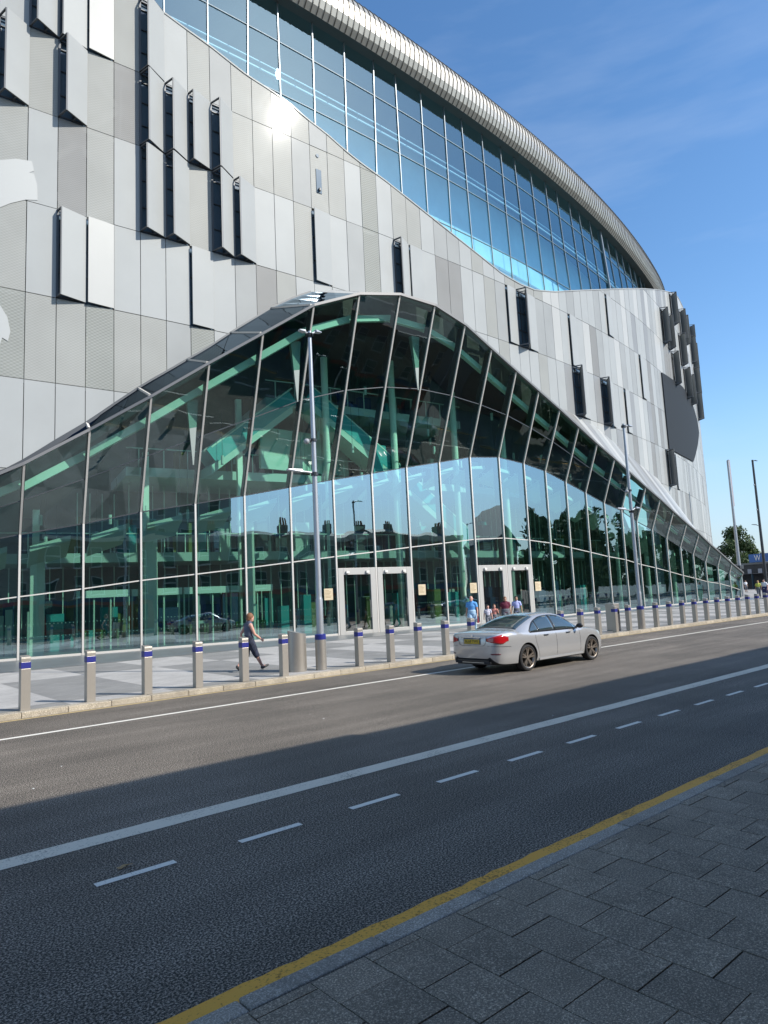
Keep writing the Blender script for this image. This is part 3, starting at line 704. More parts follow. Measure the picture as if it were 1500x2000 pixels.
rfg.build('atrium_roof_glass', stad); fold.build('fold_cladding', stad)
# end wall and floor
ew = MB(); e = NA - 1
ew.face([foot[e], foot[e] + Vector((1.5, 9, 0)), Tp[e] + Vector((1.5, 9, 1.5)), Tp[e]], G_low); ew.build('end_glazing', stad)
M_floor = mat('lobby_floor', (.16, .165, .16), .35, noise=.1, nscale=1); M_wall = mat('lobby_wall', (.20, .22, .21), .8, noise=.3, nscale=.5); M_slabe = mat('slab_edge', (.50, .55, .52), .7)
it = MB()
it.box((-6, 27, .122), (74, 44, .13), M_floor)
bays = [(foot[i], n_at(i)[0], Kp[i].z, Tp[i].z) for i in range(NA)]
wallx = [p.x for p in foot]
for i in range(NA - 1):            # back wall, upper floor slabs with pale edges
    n, t = n_at(i); n2, _ = n_at(i + 1); a, b = foot[i] - n * 9.5, foot[i + 1] - n2 * 9.5
    hz = zbot(wall_pt(Tp[i], None)) + 1
    hz2 = zbot(wall_pt(Tp[i + 1], None)) + 1
    a2, b2 = a.copy(), b.copy(); a2.z = max(4, hz); b2.z = max(4, hz2); it.face([a, b, b2, a2], M_wall)
    for zf, bk_ in ((4.6, 5.0), (9.2, 4.2), (13.6, 3.4)):
        if Tp[i + 1].z > zf + 2.2 and Tp[i].z > zf + 2.2:
            p, q = foot[i] - n * bk_, foot[i + 1] - n2 * bk_; r_, s_ = foot[i] - n * 9.5, foot[i + 1] - n2 * 9.5
            for v in (p, q, r_, s_): v.z = zf
            it.hexa([p, q, s_, r_, p + Z * .5, q + Z * .5, s_ + Z * .5, r_ + Z * .5], M_slabe)
            it.bar(p + Z * 1.55 + n * .02, q + Z * 1.55 + n * .02, .06, .06, M_pale)
            for f in (.25, .75): g = p.lerp(q, f); it.bar(g + Z * .5, g + Z * 1.55, .05, .05, M_pale)
M_lbox = mat('light_box', (.85, .88, .82), .6)
# long pale light box over the turnstiles at the left
for i in range(OFF + 1, OFF + 5):
    n, t = n_at(i); n2, _ = n_at(i + 1); p, q = foot[i] - n * 3.2, foot[i + 1] - n2 * 3.2; p.z = q.z = 2.9
    it.bar(p + t * .1, q, .36, .3, M_lbox); 
    g = p.lerp(q, .5); g.z = .12
    for f in (.05, .35, .65, .95): g = p.lerp(q, f); it.bar(Vector((g.x, g.y, .12)), Vector((g.x, g.y, 2.8)), .07, .07, M_pale)
    for f in (.2, .5, .8): g = p.lerp(q, f) - n * .8; it.box((g.x - .12, g.y - .5, .12), (g.x + .12, g.y + .5, 1.1), mat('turnstile_green', (.10, .16, .05), .5))
it.build('lobby_interior', stad)
M_cold = mat('column_pale', (.80, .82, .72), .7, noise=.08, nscale=.7)
for i in range(1, NA - 3, 2):      # inner columns, each a part
    n, t = n_at(i); c = foot[i] - n * 2.4 + t * .9; c.z = .13; top_ = max(3.0, Tp[i].z - 1.2)
    mb = MB()
    if i < OFF + 5: mb.bar(c, Vector((c.x, c.y, Kp[i].z - .6)), .62, .34, M_cold, t); c2 = c - n * 1.2; mb.bar(c2, Vector((c2.x, c2.y, top_)), .3, .3, M_cold, t)
    else: mb.tube([c, Vector((c.x, c.y, top_))], .21, M_cold, 16)
    mb.build('column', stad)
for i in (OFF + 3, OFF + 5, OFF + 8):          # tapering hangers behind the leaning glass
    if (Tp[i] - Kp[i]).length < 4: continue
    n, t = n_at(i); a = Tp[i] - n * 1.3 - Z * 1.4 + t * (-.5); mb = MB()
    mb.hexa([a - Z * 3.2, a - Z * 3.2 + t * .05, a - Z * 3.2 + t * .05 - n * .05, a - Z * 3.2 - n * .05, a - t * .25, a + t * .3, a + t * .3 - n * .3, a - t * .25 - n * .3], mat('hanger_grey', (.26, .30, .27), .6))
    mb.build('hanger', stad)
# two flights of stairs and a cyan banner wall
stt = MB(); M_st = mat('stair_pale', (.52, .62, .55), .7); M_cyan = mat('banner_cyan', (.05, .34, .36), .6); M_navy = mat('banner_navy', (.02, .05, .12), .6)
def flight(p, q, wdt):
    p, q = Vector(p), Vector(q); d = (q - p); nstep = max(6, int(abs(d.z) / .18)); hd = Vector((d.x, d.y, 0)).normalized(); sd_ = Vector((-hd.y, hd.x, 0))
    stt.hexa([p - sd_ * wdt / 2 - Z * .5, p + sd_ * wdt / 2 - Z * .5, p + sd_ * wdt / 2, p - sd_ * wdt / 2, q - sd_ * wdt / 2 - Z * .5, q + sd_ * wdt / 2 - Z * .5, q + sd_ * wdt / 2, q - sd_ * wdt / 2], M_st)
    for sg in (-1, 1): stt.bar(p + sd_ * sg * wdt / 2 + Z * 1.0, q + sd_ * sg * wdt / 2 + Z * 1.0, .08, .05, M_pale); stt.bar(p + sd_ * sg * wdt / 2 + Z * .5, q + sd_ * sg * wdt / 2 + Z * .5, .9, .03, M_cyan if sg < 0 else M_st)
flight((23, 33.6, 13.9), (29, 33.0, 9.8), 1.6); flight((29.5, 33.2, 9.6), (35.5, 32.6, 5.2), 1.6); flight((17, 34.5, 9.6), (22, 34, 13.6), 1.6)
stt.box((20.5, 34.6, 9.9), (27, 34.8, 12.4), M_st); stt.box((27.2, 32.3, 9.4), (28.3, 32.4, 11.6), M_cyan)
stt.build('stairs', stad)
# kiosks, hanging lamps and signs that fill the hall
fu = MB(); rq = random.Random(5); FM = [mat('kiosk_dark', (.05, .06, .07), .5), mat('kiosk_pale', (.5, .55, .5), .5), M_cyan, M_navy, mat('kiosk_olive', (.16, .18, .05), .6)]
for i in range(1, NA - 8):
    n, t = n_at(i)
    for q in range(4):
        p = foot[i] - n * rq.uniform(3.5, 8.5) + t * rq.uniform(0, 2.4); w_, h_ = rq.uniform(.3, 1.1), rq.uniform(.8, 2.6); T_ = Matrix.Translation((p.x, p.y, 0)) @ Matrix.Rotation(atan2(t.y, t.x), 4, 'Z')
        fu.box((-w_ / 2, -.3, .13), (w_ / 2, .3, .13 + h_), rq.choice(FM), T_)
    for zf in (5.1, 9.7, 14.1):
        if Tp[i].z > zf + 3:
            for q in range(4):
                p = foot[i] - n * rq.uniform(5.2, 8.5) + t * rq.uniform(0, 2.4); w_, h_ = rq.uniform(.2, 1.0), rq.uniform(.7, 2.3); T_ = Matrix.Translation((p.x, p.y, 0)) @ Matrix.Rotation(atan2(t.y, t.x), 4, 'Z')
                fu.box((-w_ / 2, -.2, zf), (w_ / 2, .2, zf + h_), rq.choice(FM), T_)
    if Tp[i].z > 8:
        for q in range(3):
            p = foot[i] - n * rq.uniform(1.5, 6) + t * rq.uniform(0, 2.4); z_ = rq.uniform(Kp[i].z - 1, Tp[i].z - 2); fu.tube([(p.x, p.y, z_), (p.x, p.y, z_ + .5)], .09, FM[1], 8); fu.tube([(p.x, p.y, z_ + .5), (p.x, p.y, Tp[i].z - .8)], .012, FM[0], 5)
fu.build('lobby_fittings', stad)['kind'] = 'stuff'
# lobby glazing bars seen deep inside
lg = MB()
for i in range(NA - 8):
    n, t = n_at(i); n2, _ = n_at(i + 1)
    for f in (.2, .45, .7, .95):
        p = foot[i].lerp(foot[i + 1], f) - n * 6.5; lg.bar(p, Vector((p.x, p.y, min(4.5, Tp[i].z - 1))), .05, .08, M_pale, t)
        if Tp[i].z > 9.5: lg.bar(Vector((p.x, p.y, 5.1)), Vector((p.x, p.y, min(9.1, Tp[i].z - 1.5))), .05, .08, M_pale, t)
lg.build('inner_screens', stad)
# rows of dot markings on the glass at hand height
dt = MB(); M_dot = mat('glass_dot', (.55, .62, .60), .5)
for i in range(NA - 10):
    if i in DOORB: continue
    n, t = n_at(i); L_ = (foot[i + 1] - foot[i]).length
    for zz in (1.05, 1.6):
        for j in range(int(L_ / .16)):
            p = foot[i] + t * (.1 + j * .16) - n * .02 + Z * (zz - .12); dt.face([p, p + t * .035, p + t * .035 + Z * .035, p + Z * .035], M_dot)
dt.build('glass_dots', stad)
# doors
M_door = mat('door_aluminium', (.43, .42, .39), .5, .2)
for i in sorted(DOORB):
    n, t = n_at(i); a, b = foot[i].copy(), foot[i + 1].copy(); t = (b - a).normalized(); n = Vector((t.y, -t.x, 0)); W = (b - a).length
    T = Matrix((t, -n, Z)).transposed().to_4x4(); T.translation = Vector((a.x, a.y, 0))
    fr = MB(); y0, y1 = -.09, .12
    fr.box((.06, y0, .12), (.40, y1, 3.75), M_door, T); fr.box((W - .40, y0, .12), (W - .06, y1, 3.75), M_door, T)
    fr.box((.40, y0, 3.38), (W - .40, y1, 3.75), M_door, T); fr.box((.40, y0, .12), (W - .40, y1, .30), M_door, T)
    d = fr.build('door', stad, bevel=.01)
    g = MB(); g.box((.405, -.03, .305), (W - .405, .02, 3.375), G_door, T) if False else g.face([T @ Vector(q) for q in ((.40, .01, .30), (W - .40, .01, .30), (W - .40, .01, 3.38), (.40, .01, 3.38))], G_door)
    g.build('door_pane', d)
    h_ = MB(); h_.tube([T @ Vector(q) for q in ((W - .52, -.06, .95), (W - .52, -.16, 1.0), (W - .52, -.16, 1.9), (W - .52, -.06, 1.95))], .018, M_steel, 8); h_.build('handle', d)
    for xx in (.62, W - .62):
        sp = MB(); sp.box((xx - .09, -.20, 3.46), (xx + .09, -.09, 3.58), mat('spot_lamp', (.75, .72, .66), .4), T); sp.build('spot_lamp', d)
# paper notices taped on the glass beside the doors
M_paper = mat('notice_paper', (.58, .48, .32), .8, noise=.06, nscale=9); M_ink = mat('notice_ink', (.30, .22, .12), .8)
for (x0, y0, x1, y1), fi, wh in [((633, 1153, 650, 1172), OFF + 5, 'left of the left pair of glass doors'), ((817, 1145, 831, 1162), OFF + 8, 'right of the left pair of glass doors'), ((918, 1142, 931, 1158), OFF + 9, 'left of the right pair of glass doors'), ((1045, 1138, 1056, 1154), OFF + 12, 'right of the right pair of glass doors')]:
    a, b = foot[fi], foot[fi + 1]; t = (b - a).normalized(); n = Vector((t.y, -t.x, 0)); q = []
    for px in ((x0, y1), (x1, y1)):
        d = ray(*px); A = np.array([[t.x, -d.x], [t.y, -d.y]]); u, v = np.linalg.solve(A, [CAM.x - a.x, CAM.y - a.y]); q.append((float(u), CAM.z + d.z * float(v)))
    ht = .62; T = Matrix((t, -n, Z)).transposed().to_4x4(); T.translation = Vector((a.x, a.y, 0)) + n * .02
    u0, u1 = q[0][0], q[1][0]; zb = (q[0][1] + q[1][1]) / 2
    nb = MB().box((u0, -.03, zb), (u1, -.015, zb + ht), M_paper, T)
    for j in range(6): nb.box((u0 + .05, -.034, zb + ht - .12 - j * .075), (u0 + (u1 - u0) * (.55 + .35 * ((j * 37) % 10) / 10), -.031, zb + ht - .10 - j * .075), M_ink, T)
    tag(nb.build('paper_notice'), 'beige paper notice taped to the glass, ' + wh, 'notice', 'paper notices on the glass')

# ================================================================== STREET FURNITURE
def bollard_mesh():
    t = thing('bollard', '', 'bollard', (0, 0, .12))
    hw, hd = .095, .095
    b = MB().box((-hw, -hd, 0), (hw, hd, .86), M_steel); b.box((-hw, -hd, 1.0), (hw, hd, 1.08), M_steel)
    b.hexa([(-hw, -hd, 1.08), (hw, -hd, 1.08), (hw, hd, 1.08), (-hw, hd, 1.08), (-hw, -hd, 1.10), (hw, -hd, 1.10), (hw, hd, 1.135), (-hw, hd, 1.135)], M_steel)
    b.box((-hw + .004, -hd + .004, .86), (hw - .004, hd - .004, 1.0), M_steel)
    o = b.build('post', t, bevel=.006)
    c = MB().box((-hw - .002, -hd - .002, .865), (hw + .002, hd + .002, .995), M_blueband).build('band', t, bevel=.004)
    return t
bol = bollard_mesh(); used = False
GB = 'stainless bollards along the far kerb'
BX = [3.16, 4.27, 5.35, 6.42, 7.49, 8.5, 10.68, 11.71, 12.7, 13.73]
bx = [v * 1.2 for v in BX]
lab = ['leftmost bollard of the kerb row, at the picture edge', 'second bollard from the left end of the kerb row', 'third bollard from the left end of the kerb row', 'bollard just left of the one hiding the walking woman',
       'bollard hiding part of the walking woman in shorts', 'bollard just left of the round steel bin', 'bollard just right of the near lamp post', 'bollard in front of the gap between the left glass doors', 'bollard just right of the left glass doors', 'bollard left of the rear end of the silver car',
       'bollard behind the boot of the silver car, by the man in blue']
xs_ = list(bx) + [17.75]
k = 19.0
lst = [(x, 16.28) for x in xs_]
right = [19.05, 20.35, 21.65, 22.95, 24.3, 25.55, 26.85, 27.95]
lst += [(x, 16.28) for x in right[3:]]
lst += [(30.35 + 1.28 * i, 16.28) for i in range(34)]
n_r = 0
for i, (x, y) in enumerate(lst):
    if i == 0: o = bol
    else: o = copy_tree(bol)
    o.location = (x, y, .12); o.rotation_euler.z = rnd.uniform(-.02, .02)
    if i < len(lab): lb = 'square steel blue-banded ' + lab[i]
    elif x < 29: n_r += 1; lb = 'square steel blue-banded bollard, number %s right of the silver car roof' % ['one', 'two', 'three', 'four', 'five', 'six'][n_r - 1]; lb = ['square steel bollard partly hidden by the silver car bonnet', 'first fully clear steel bollard right of the silver car', 'second clear steel bollard right of the silver car', 'third clear steel bollard right of the silver car', 'steel bollard overlapping the square bin left of the far lamp post'][min(n_r - 1, 4)]
    else:
        j = int(round((x - 30.35) / 1.28)) + 1
        lb = 'blue-banded steel bollard in the far row, place %s right of the far lamp post' % (['first', 'second', 'third', 'fourth', 'fifth', 'sixth', 'seventh', 'eighth', 'ninth', 'tenth', 'eleventh', 'twelfth', 'thirteenth', 'fourteenth', 'fifteenth', 'sixteenth', 'seventeenth', 'eighteenth', 'nineteenth', 'twentieth'] + ['twenty-' + q for q in ('first', 'second', 'third', 'fourth', 'fifth', 'sixth', 'seventh', 'eighth', 'ninth')] + ['thirtieth', 'thirty-first', 'thirty-second', 'thirty-third', 'thirty-fourth'])[j - 1]
    tag(o, lb, 'bollard', GB)
# lamp posts
def lamp(loc, H, arms, cams, label, zs=2.0, col=M_post, s=1.0, rz=0., base=True):
    t = thing('lamp_post', label, 'lamp post', loc, rz, 'tall street lamps'); 
    p = MB()
    if base:
        p.lathe([(.105 * s, .9), (.105 * s, zs), (.095 * s, zs + .04), (.085 * s, zs + .1), (.075 * s, H * .6), (.055 * s, H)], col, n=20)
    else: p.lathe([(.11 * s, 0), (.09 * s, zs), (.06 * s, H)], col, n=16)
    p.build('post', t, smooth=True)
    if base:
        MB().lathe([(.16, 0), (.16, .86)], M_steel, n=24).build('sleeve', t, smooth=True)
        MB().lathe([(.162, .861), (.162, 1.0), (.12, 1.02)], M_blueband, n=24).build('band', t, smooth=True)
    for (z, dx, ln, up) in arms:
        a = MB(); a.tube([(0, 0, z), (dx * ln * .35, 0, z + up * .6), (dx * ln * .55, 0, z + up)], .03, col, 8)
        a.hexa([(dx * ln * .5, -.10, z + up - .03), (dx * ln, -.07, z + up - .01), (dx * ln, .07, z + up - .01), (dx * ln * .5, .10, z + up - .03), (dx * ln * .5, -.07, z + up + .05), (dx * ln, -.04, z + up + .03), (dx * ln, .04, z + up + .03), (dx * ln * .5, .07, z + up + .05)], col)
        a.lathe([(.11, z - .08), (.11, z + .02)], M_dark, n=14)
        a.build('lamp_arm', t)
    for (z, dx) in cams:
        c = MB(); c.bar((0, 0, z), (dx * .2, 0, z), .05, .05, M_dark); c.ball((dx * .24, 0, z - .06), .085, mat('camera_dome', (.35, .36, .37), .25), 12, 8); c.lathe([(.105, z - .04), (.105, z + .04)], M_dark, n=12)
        c.build('security_camera', t)
    return t
lamp((11.64, 16.57, .12), 10.15, [(10.05, -1, .38, .05), (10.05, 1, .42, .14), (5.75, -1, .95, .02)], [(6.75, -1)], 'near lamp post with blue band standing beside the round steel bin')
tclamp = MB().lathe([(.10, 3.55), (.12, 3.56), (.12, 3.66), (.10, 3.67)], M_dark, n=14)
lamp((29.08, 16.32, .12), 9.45, [(9.35, 1, .75, .06), (5.35, -1, 1.2, .06), (5.35, 1, .7, .16)], [(6.3, -1)], 'far lamp post with blue band rising before the sloping end of the atrium', zs=1.6)
lamp((78.3, 29.3, .12), 14.7, [(14.6, 1, 1.3, .1), (7.5, -1, 2.0, .1)], [(12.0, -1), (9.3, -1)], 'slim dark lamp post with cameras at the right edge of the picture', zs=2.6, col=M_dark, s=1.7, base=False)
fp = thing('banner_mast', 'very tall plain mast with a slim dark box along its upper third', 'mast', (81.3, 33.1, .12))
MB().lathe([(.22, 0), (.20, 3), (.14, 9), (.12, 15.6)], M_post, n=16).build('pole', fp, smooth=True)
MB().box((.10, -.10, 10.3), (.36, .10, 15.7), mat('mast_box', (.30, .26, .28), .5)).build('light_box', fp, bevel=.02)
MB().box((-.5, -.3, 3.1), (.5, .3, 3.5), M_dark).build('collar', fp, bevel=.03)
# bins
def bin_(loc, r, H, square, label):
    t = thing('litter_bin', label, 'bin', loc, 0, 'steel litter bins')
    if square: MB().box((-r, -r, 0), (r, r, H), M_steel).build('casing', t, bevel=.02); MB().box((-r * .6, -r - .01, H * .62), (r * .6, -r + .02, H * .82), M_black).build('slot', t)
    else:
        mb = MB(); n = 32; v0 = len(mb.v)
        for j in range(n): a = 2 * pi * j / n; mb.v.append((r * cos(a), r * sin(a), 0))
        for j in range(n): a = 2 * pi * j / n; mb.v.append((r * cos(a), r * sin(a), H + .035 * sin(a) - .05 * cos(a)))
        k = mb.mi(M_steel)
        for j in range(n): mb.f.append((j, (j + 1) % n, n + (j + 1) % n, n + j)); mb.m.append(k)
        mb.f.append(tuple(range(n, 2 * n))); mb.m.append(k)
        mb.build('casing', t, smooth=True)
        MB().hexa([(r * cos(a) * q, r * sin(a) * q, z) for z in (.08, .78) for a, q in ((-1.15, 1.012), (-.85, 1.012), (-.85, .97), (-1.15, .97))], mat('bin_door', (.40, .36, .30), .4, .7)).build('door', t)
    return t
bin_((11.08, 16.95, .12), .265, 1.10, False, 'round stainless litter bin with slanted top beside the near lamp post')
bin_((27.65, 16.85, .12), .22, 1.2, True, 'square stainless litter bin behind the bollards near the far lamp post')

# ================================================================== BACKGROUND RIGHT
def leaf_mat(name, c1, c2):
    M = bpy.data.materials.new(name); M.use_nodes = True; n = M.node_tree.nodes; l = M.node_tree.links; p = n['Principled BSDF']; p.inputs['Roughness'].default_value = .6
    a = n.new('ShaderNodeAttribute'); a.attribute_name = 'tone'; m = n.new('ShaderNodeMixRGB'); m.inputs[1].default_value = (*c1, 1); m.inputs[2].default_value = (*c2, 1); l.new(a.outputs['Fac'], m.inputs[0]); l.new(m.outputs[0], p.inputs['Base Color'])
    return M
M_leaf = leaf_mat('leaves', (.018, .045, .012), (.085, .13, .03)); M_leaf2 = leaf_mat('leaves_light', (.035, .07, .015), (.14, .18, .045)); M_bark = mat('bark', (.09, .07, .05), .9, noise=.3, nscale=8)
def tree(loc, H, R, seed, n_leaf, label, ls=.3, M=M_leaf, group='street trees', squash=.8, base=.28):
    r = random.Random(seed); t = thing('tree', label, 'tree', loc, 0, group)
    tk = MB(); tk.tube([(0, 0, -.1), (r.uniform(-.1, .1), 0, H * .25), (r.uniform(-.2, .2), .1, H * .55), (0, 0, H * .8)], [R * .075, R * .06, R * .04, .02], M_bark, 9)
    blobs = []
    for i in range(22):
        a = r.uniform(0, 2 * pi); q = r.random() ** .5 * R * .78; z = H * (base + (1 - base) * r.random()); fz = (z / H - base) / (1 - base); q *= (1.0 - .75 * max(0, fz - .35) / .65) ** .8
        c = Vector((q * cos(a), q * sin(a), z - R * .15)); blobs.append((c, R * r.uniform(.20, .42)))
        if i < 12: tk.tube([(0, 0, H * r.uniform(.2, .5)), c * .6 + Vector((0, 0, H * .15)), c], [R * .03, R * .018, .015], M_bark, 6, False)
    tk.build('trunk', t)
    mb = MB(); tones = []; k = mb.mi(M)
    for i in range(n_leaf):
        c, br = r.choice(blobs); d = Vector((r.gauss(0, 1), r.gauss(0, 1), r.gauss(0, 1))).normalized(); p = c + d * br * (r.random() ** .4) * 1.0
        p.z = max(p.z, H * .16)
        u = Vector((r.gauss(0, 1), r.gauss(0, 1), r.gauss(0, 1))).normalized(); v = u.cross(Vector((r.gauss(0, 1), r.gauss(0, 1), r.gauss(0, 1)))).normalized(); q = ls * r.uniform(.6, 1.3)
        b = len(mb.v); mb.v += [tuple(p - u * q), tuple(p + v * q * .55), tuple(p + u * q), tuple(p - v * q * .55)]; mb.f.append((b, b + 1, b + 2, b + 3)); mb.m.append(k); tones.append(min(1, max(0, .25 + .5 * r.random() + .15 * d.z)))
    o = mb.build('crown', t); a = o.data.attributes.new('tone', 'FLOAT', 'FACE'); a.data.foreach_set('value', tones)
    return t
p = ground(1460, 1165, .12); p = at_depth(1458, 1135, 118)
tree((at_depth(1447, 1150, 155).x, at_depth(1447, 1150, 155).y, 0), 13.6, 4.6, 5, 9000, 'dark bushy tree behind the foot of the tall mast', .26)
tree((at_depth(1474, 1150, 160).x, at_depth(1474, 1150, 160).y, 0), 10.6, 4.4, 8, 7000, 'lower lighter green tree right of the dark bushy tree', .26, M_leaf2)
# dark low building with a blue sign at the far right
a = at_depth(1444, 1165, 132); b = at_depth(1560, 1165, 118)
t_ = Vector((b.x - a.x, b.y - a.y, 0)).normalized(); n_ = Vector((-t_.y, t_.x, 0)); T = Matrix((t_, n_, Z)).transposed().to_4x4(); T.translation = Vector((a.x, a.y, 0))
bl = thing('low_building', 'dark low shop building with a blue sign beyond the end of the stadium', 'building', (0, 0, 0))
M_hd = mat('hoarding_dark', (.050, .058, .072), .7, noise=.2, nscale=.6); M_grey = mat('poster_grey', (.30, .34, .42), .6); M_bs = mat('sign_blue', (.03, .13, .42), .5); M_wh = mat('sign_white', (.75, .78, .8), .5)
MB().box((0, 0, 0), (30, 10, 4.6), M_hd, T).build('wall', bl)
MB().box((-.2, -.25, 4.6), (30.2, 10.2, 4.95), mat('roof_grey', (.16, .18, .20), .6), T).build('roof', bl)
MB().box((-.3, -2.4, 2.85), (30, 0, 3.0), mat('canopy_dark', (.07, .08, .10), .6), T).build('canopy', bl)
MB().box((4.1, -.4, 4.98), (15, -.2, 6.5), M_bs, T).build('sign_board', bl)
text_mesh('W', 1.5, M_wh, T @ Matrix.Translation((6.3, -.42, 5.72)) @ Matrix.Rotation(pi / 2, 4, 'X'), 'sign_letter', bl, .02)
for xx in (1.2, 2.9, 5.9, 8.5): MB().box((xx, -2.46, 2.95), (xx + .95, -2.41, 3.75), M_grey, T).build('poster', bl)
for xx in (.1, 3.4, 6.6, 9.8, 13): MB().box((xx, -2.4, 0), (xx + .25, -2.15, 2.85), mat('pillar_teal', (.03, .07, .10), .6), T).build('pillar', bl)
# distant row of roofs so the street does not end in nothing
# ================================================================== NEAR SIDE STREET (seen in the glass, casts the shade)
M_br = []
for i, c in enumerate([(.23, .13, .085), (.30, .22, .15), (.27, .25, .22), (.20, .11, .08)]):
    M = mat('brick%d' % i, c, .85); n = M.node_tree.nodes; l = M.node_tree.links; tcn = n.new('ShaderNodeTexCoord'); b_ = n.new('ShaderNodeTexBrick'); b_.inputs['Scale'].default_value = 1; b_.inputs['Brick Width'].default_value = .23; b_.inputs['Row Height'].default_value = .075; b_.inputs['Mortar Size'].default_value = .008
    b_.inputs['Color1'].default_value = (*c, 1); b_.inputs['Color2'].default_value = (*[q * .7 for q in c], 1); b_.inputs['Mortar'].default_value = (.3, .28, .25, 1)
    mpp = n.new('ShaderNodeMapping'); mpp.inputs['Rotation'].default_value = (-pi / 2, 0, 0); l.new(tcn.outputs['Object'], mpp.inputs[0]); l.new(mpp.outputs[0], b_.inputs['Vector']); l.new(b_.outputs[0], n['Principled BSDF'].inputs['Base Color']); M_br.append(M)
M_ren = mat('render_cream', (.55, .52, .45), .8); M_win = mat('window_dark', (.03, .04, .05), .06, 0, .8); M_sash = mat('sash_white', (.5, .5, .48), .5); M_slate = mat('slate', (.08, .085, .095), .7); M_shop = [mat('shop_green', (.03, .12, .07), .5), mat('shop_red', (.30, .04, .03), .5), mat('shop_navy', (.03, .05, .14), .5)]
def house(x, wd, H, i):
    t = thing('terraced_house', 'brick terraced house with shopfront on the near side, mirrored in the atrium glass', 'house', (x, -1.2, 0), 0, 'terraced houses across the street')
    M = M_br[i % 4]
    MB().box((0, -9, 0), (wd - .02, 0, H - .5), M).box((-.01, -.3, H - .5), (wd - .01, .05, H), M_ren if i % 3 else M).build('wall', t)
    rf = MB().hexa([(0, -9, H - .5), (wd, -9, H - .5), (wd, -.31, H - .5), (0, -.31, H - .5), (0, -5, H + .75), (wd, -5, H + .75), (wd, -4.4, H + .75), (0, -4.4, H + .75)], M_slate).build('roof', t)
    ch = MB().box((wd - .9, -5.4, H - .6), (wd - .1, -4.3, H + 1.5), M); 
    for q in range(3): ch.lathe([(.10, 0), (.09, .45)], mat('chimney_pot', (.35, .17, .10), .8), c=(wd - .75 + q * .25, -4.85, H + 1.5), n=8)
    ch.build('chimney', rf)
    nw = 3 if wd > 6.5 else 2
    for fl in range(2):
        for q in range(nw):
            cx = wd * (q + .5) / nw; z0 = 3.4 + fl * 2.55
            f = MB().box((cx - .62, .0, z0 - .08), (cx + .62, .09, z0), M_ren).box((cx - .55, -.01, z0), (cx + .55, .05, z0 + 1.6), M_sash).build('window', t)
            MB().box((cx - .47, .04, z0 + .08), (cx + .47, .06, z0 + .76), M_win).box((cx - .47, .04, z0 + .84), (cx + .47, .06, z0 + 1.52), M_win).build('pane', f)
    MB().box((.15, -.01, .1), (wd - .15, .12, 2.75), M_shop[i % 3]).box((.5, .1, .55), (wd * .62, .14, 2.5), M_win).box((wd * .7, .1, .15), (wd * .9, .14, 2.4), M_win).build('shopfront', t)
    MB().box((.1, .0, 2.75), (wd - .1, .2, 3.2), M_shop[(i + 1) % 3]).build('fascia', t)
HX = -40.; i = 0
while HX < 52:
    wd = [6.2, 7.4, 5.8, 6.8][i % 4]; house(HX, wd, 8.7 + [.05, -.08, .1, -.04, 0][i % 5], i); HX += wd; i += 1
# pub-like gabled end house
cbg = thing('corner_building', 'tall pale stone building across the street at the left, mirrored in the atrium glass', 'building', (-22, -11, 0))
M_stone = mat('stone_grey', (.30, .31, .30), .85, noise=.1, nscale=1)
MB().box((0, -12, 0), (42.5, 0, 15.2), M_stone).box((-.2, -12.2, 15.2), (42.8, .3, 15.6), M_ren).box((-.1, -12.1, 11.2), (42.6, .12, 11.4), M_ren).build('wall', cbg)
for fl in range(4):
    for q in range(15):
        cx = 1.5 + q * 2.8; z0 = 1.2 + fl * 3.6
        f = MB().box((cx - .7, 0, z0 - .1), (cx + .7, .1, z0), M_ren).box((cx - .6, -.01, z0), (cx + .6, .05, z0 + 2.0), M_sash).build('window', cbg)
        MB().box((cx - .5, .04, z0 + .1), (cx + .5, .07, z0 + 1.0), M_win).box((cx - .5, .04, z0 + 1.08), (cx + .5, .07, z0 + 1.9), M_win).build('pane', f)
gh = thing('gabled_house', 'gabled brick house at the end of the terrace, mirrored in the atrium glass', 'house', (61, -3.5, 0)); gh.scale = (1.1, 1, 1.25)
g = MB().box((0, -10, 0), (11, 0, 6.5), M_br[1]); g.face([(0, 0, 6.5), (11, 0, 6.5), (5.5, 0, 10.5)], M_br[1]); g.build('wall', gh)
MB().hexa([(-.3, -10, 6.4), (5.5, -10, 10.7), (5.5, .3, 10.7), (-.3, .3, 6.4), (-.3, -10, 6.6), (5.5, -10, 10.9), (5.5, .3, 10.9), (-.3, .3, 6.6)], M_slate).hexa([(11.3, -10, 6.4), (5.5, -10, 10.7), (5.5, .3, 10.7), (11.3, .3, 6.4), (11.3, -10, 6.6), (5.5, -10, 10.9), (5.5, .3, 10.9), (11.3, .3, 6.6)][::1], M_slate).build('roof', gh)
for cx in (2, 5.5, 9):
    f = MB().box((cx - .6, 0, 3.6), (cx + .6, .06, 5.4), M_sash).build('window', gh); MB().box((cx - .5, .05, 3.7), (cx + .5, .08, 5.3), M_win).build('pane', f)
for j, (x, y, H, R, ml) in enumerate([(78, -2.0, 14.5, 5.6, M_leaf2), (86, -4, 15.5, 6.2, M_leaf), (95, -1, 13, 5.6, M_leaf2), (104, -4, 15, 6.5, M_leaf), (114, -2, 14, 6, M_leaf), (124, -4, 13, 5.6, M_leaf2), (140, -5, 13, 6, M_leaf), (158, -3, 13, 6, M_leaf)]):
    tree((x, y, 0), H, R, 20 + j, 9000, 'roadside tree on the near side, mirrored in the atrium glass', .42, ml, 'trees across the street', base=.12)
lamp((50.5, 2.4, .12), 9.45, [(9.35, 1, .75, .06)], [], 'lamp post on the near pavement, mirrored in the atrium glass', zs=1.6)
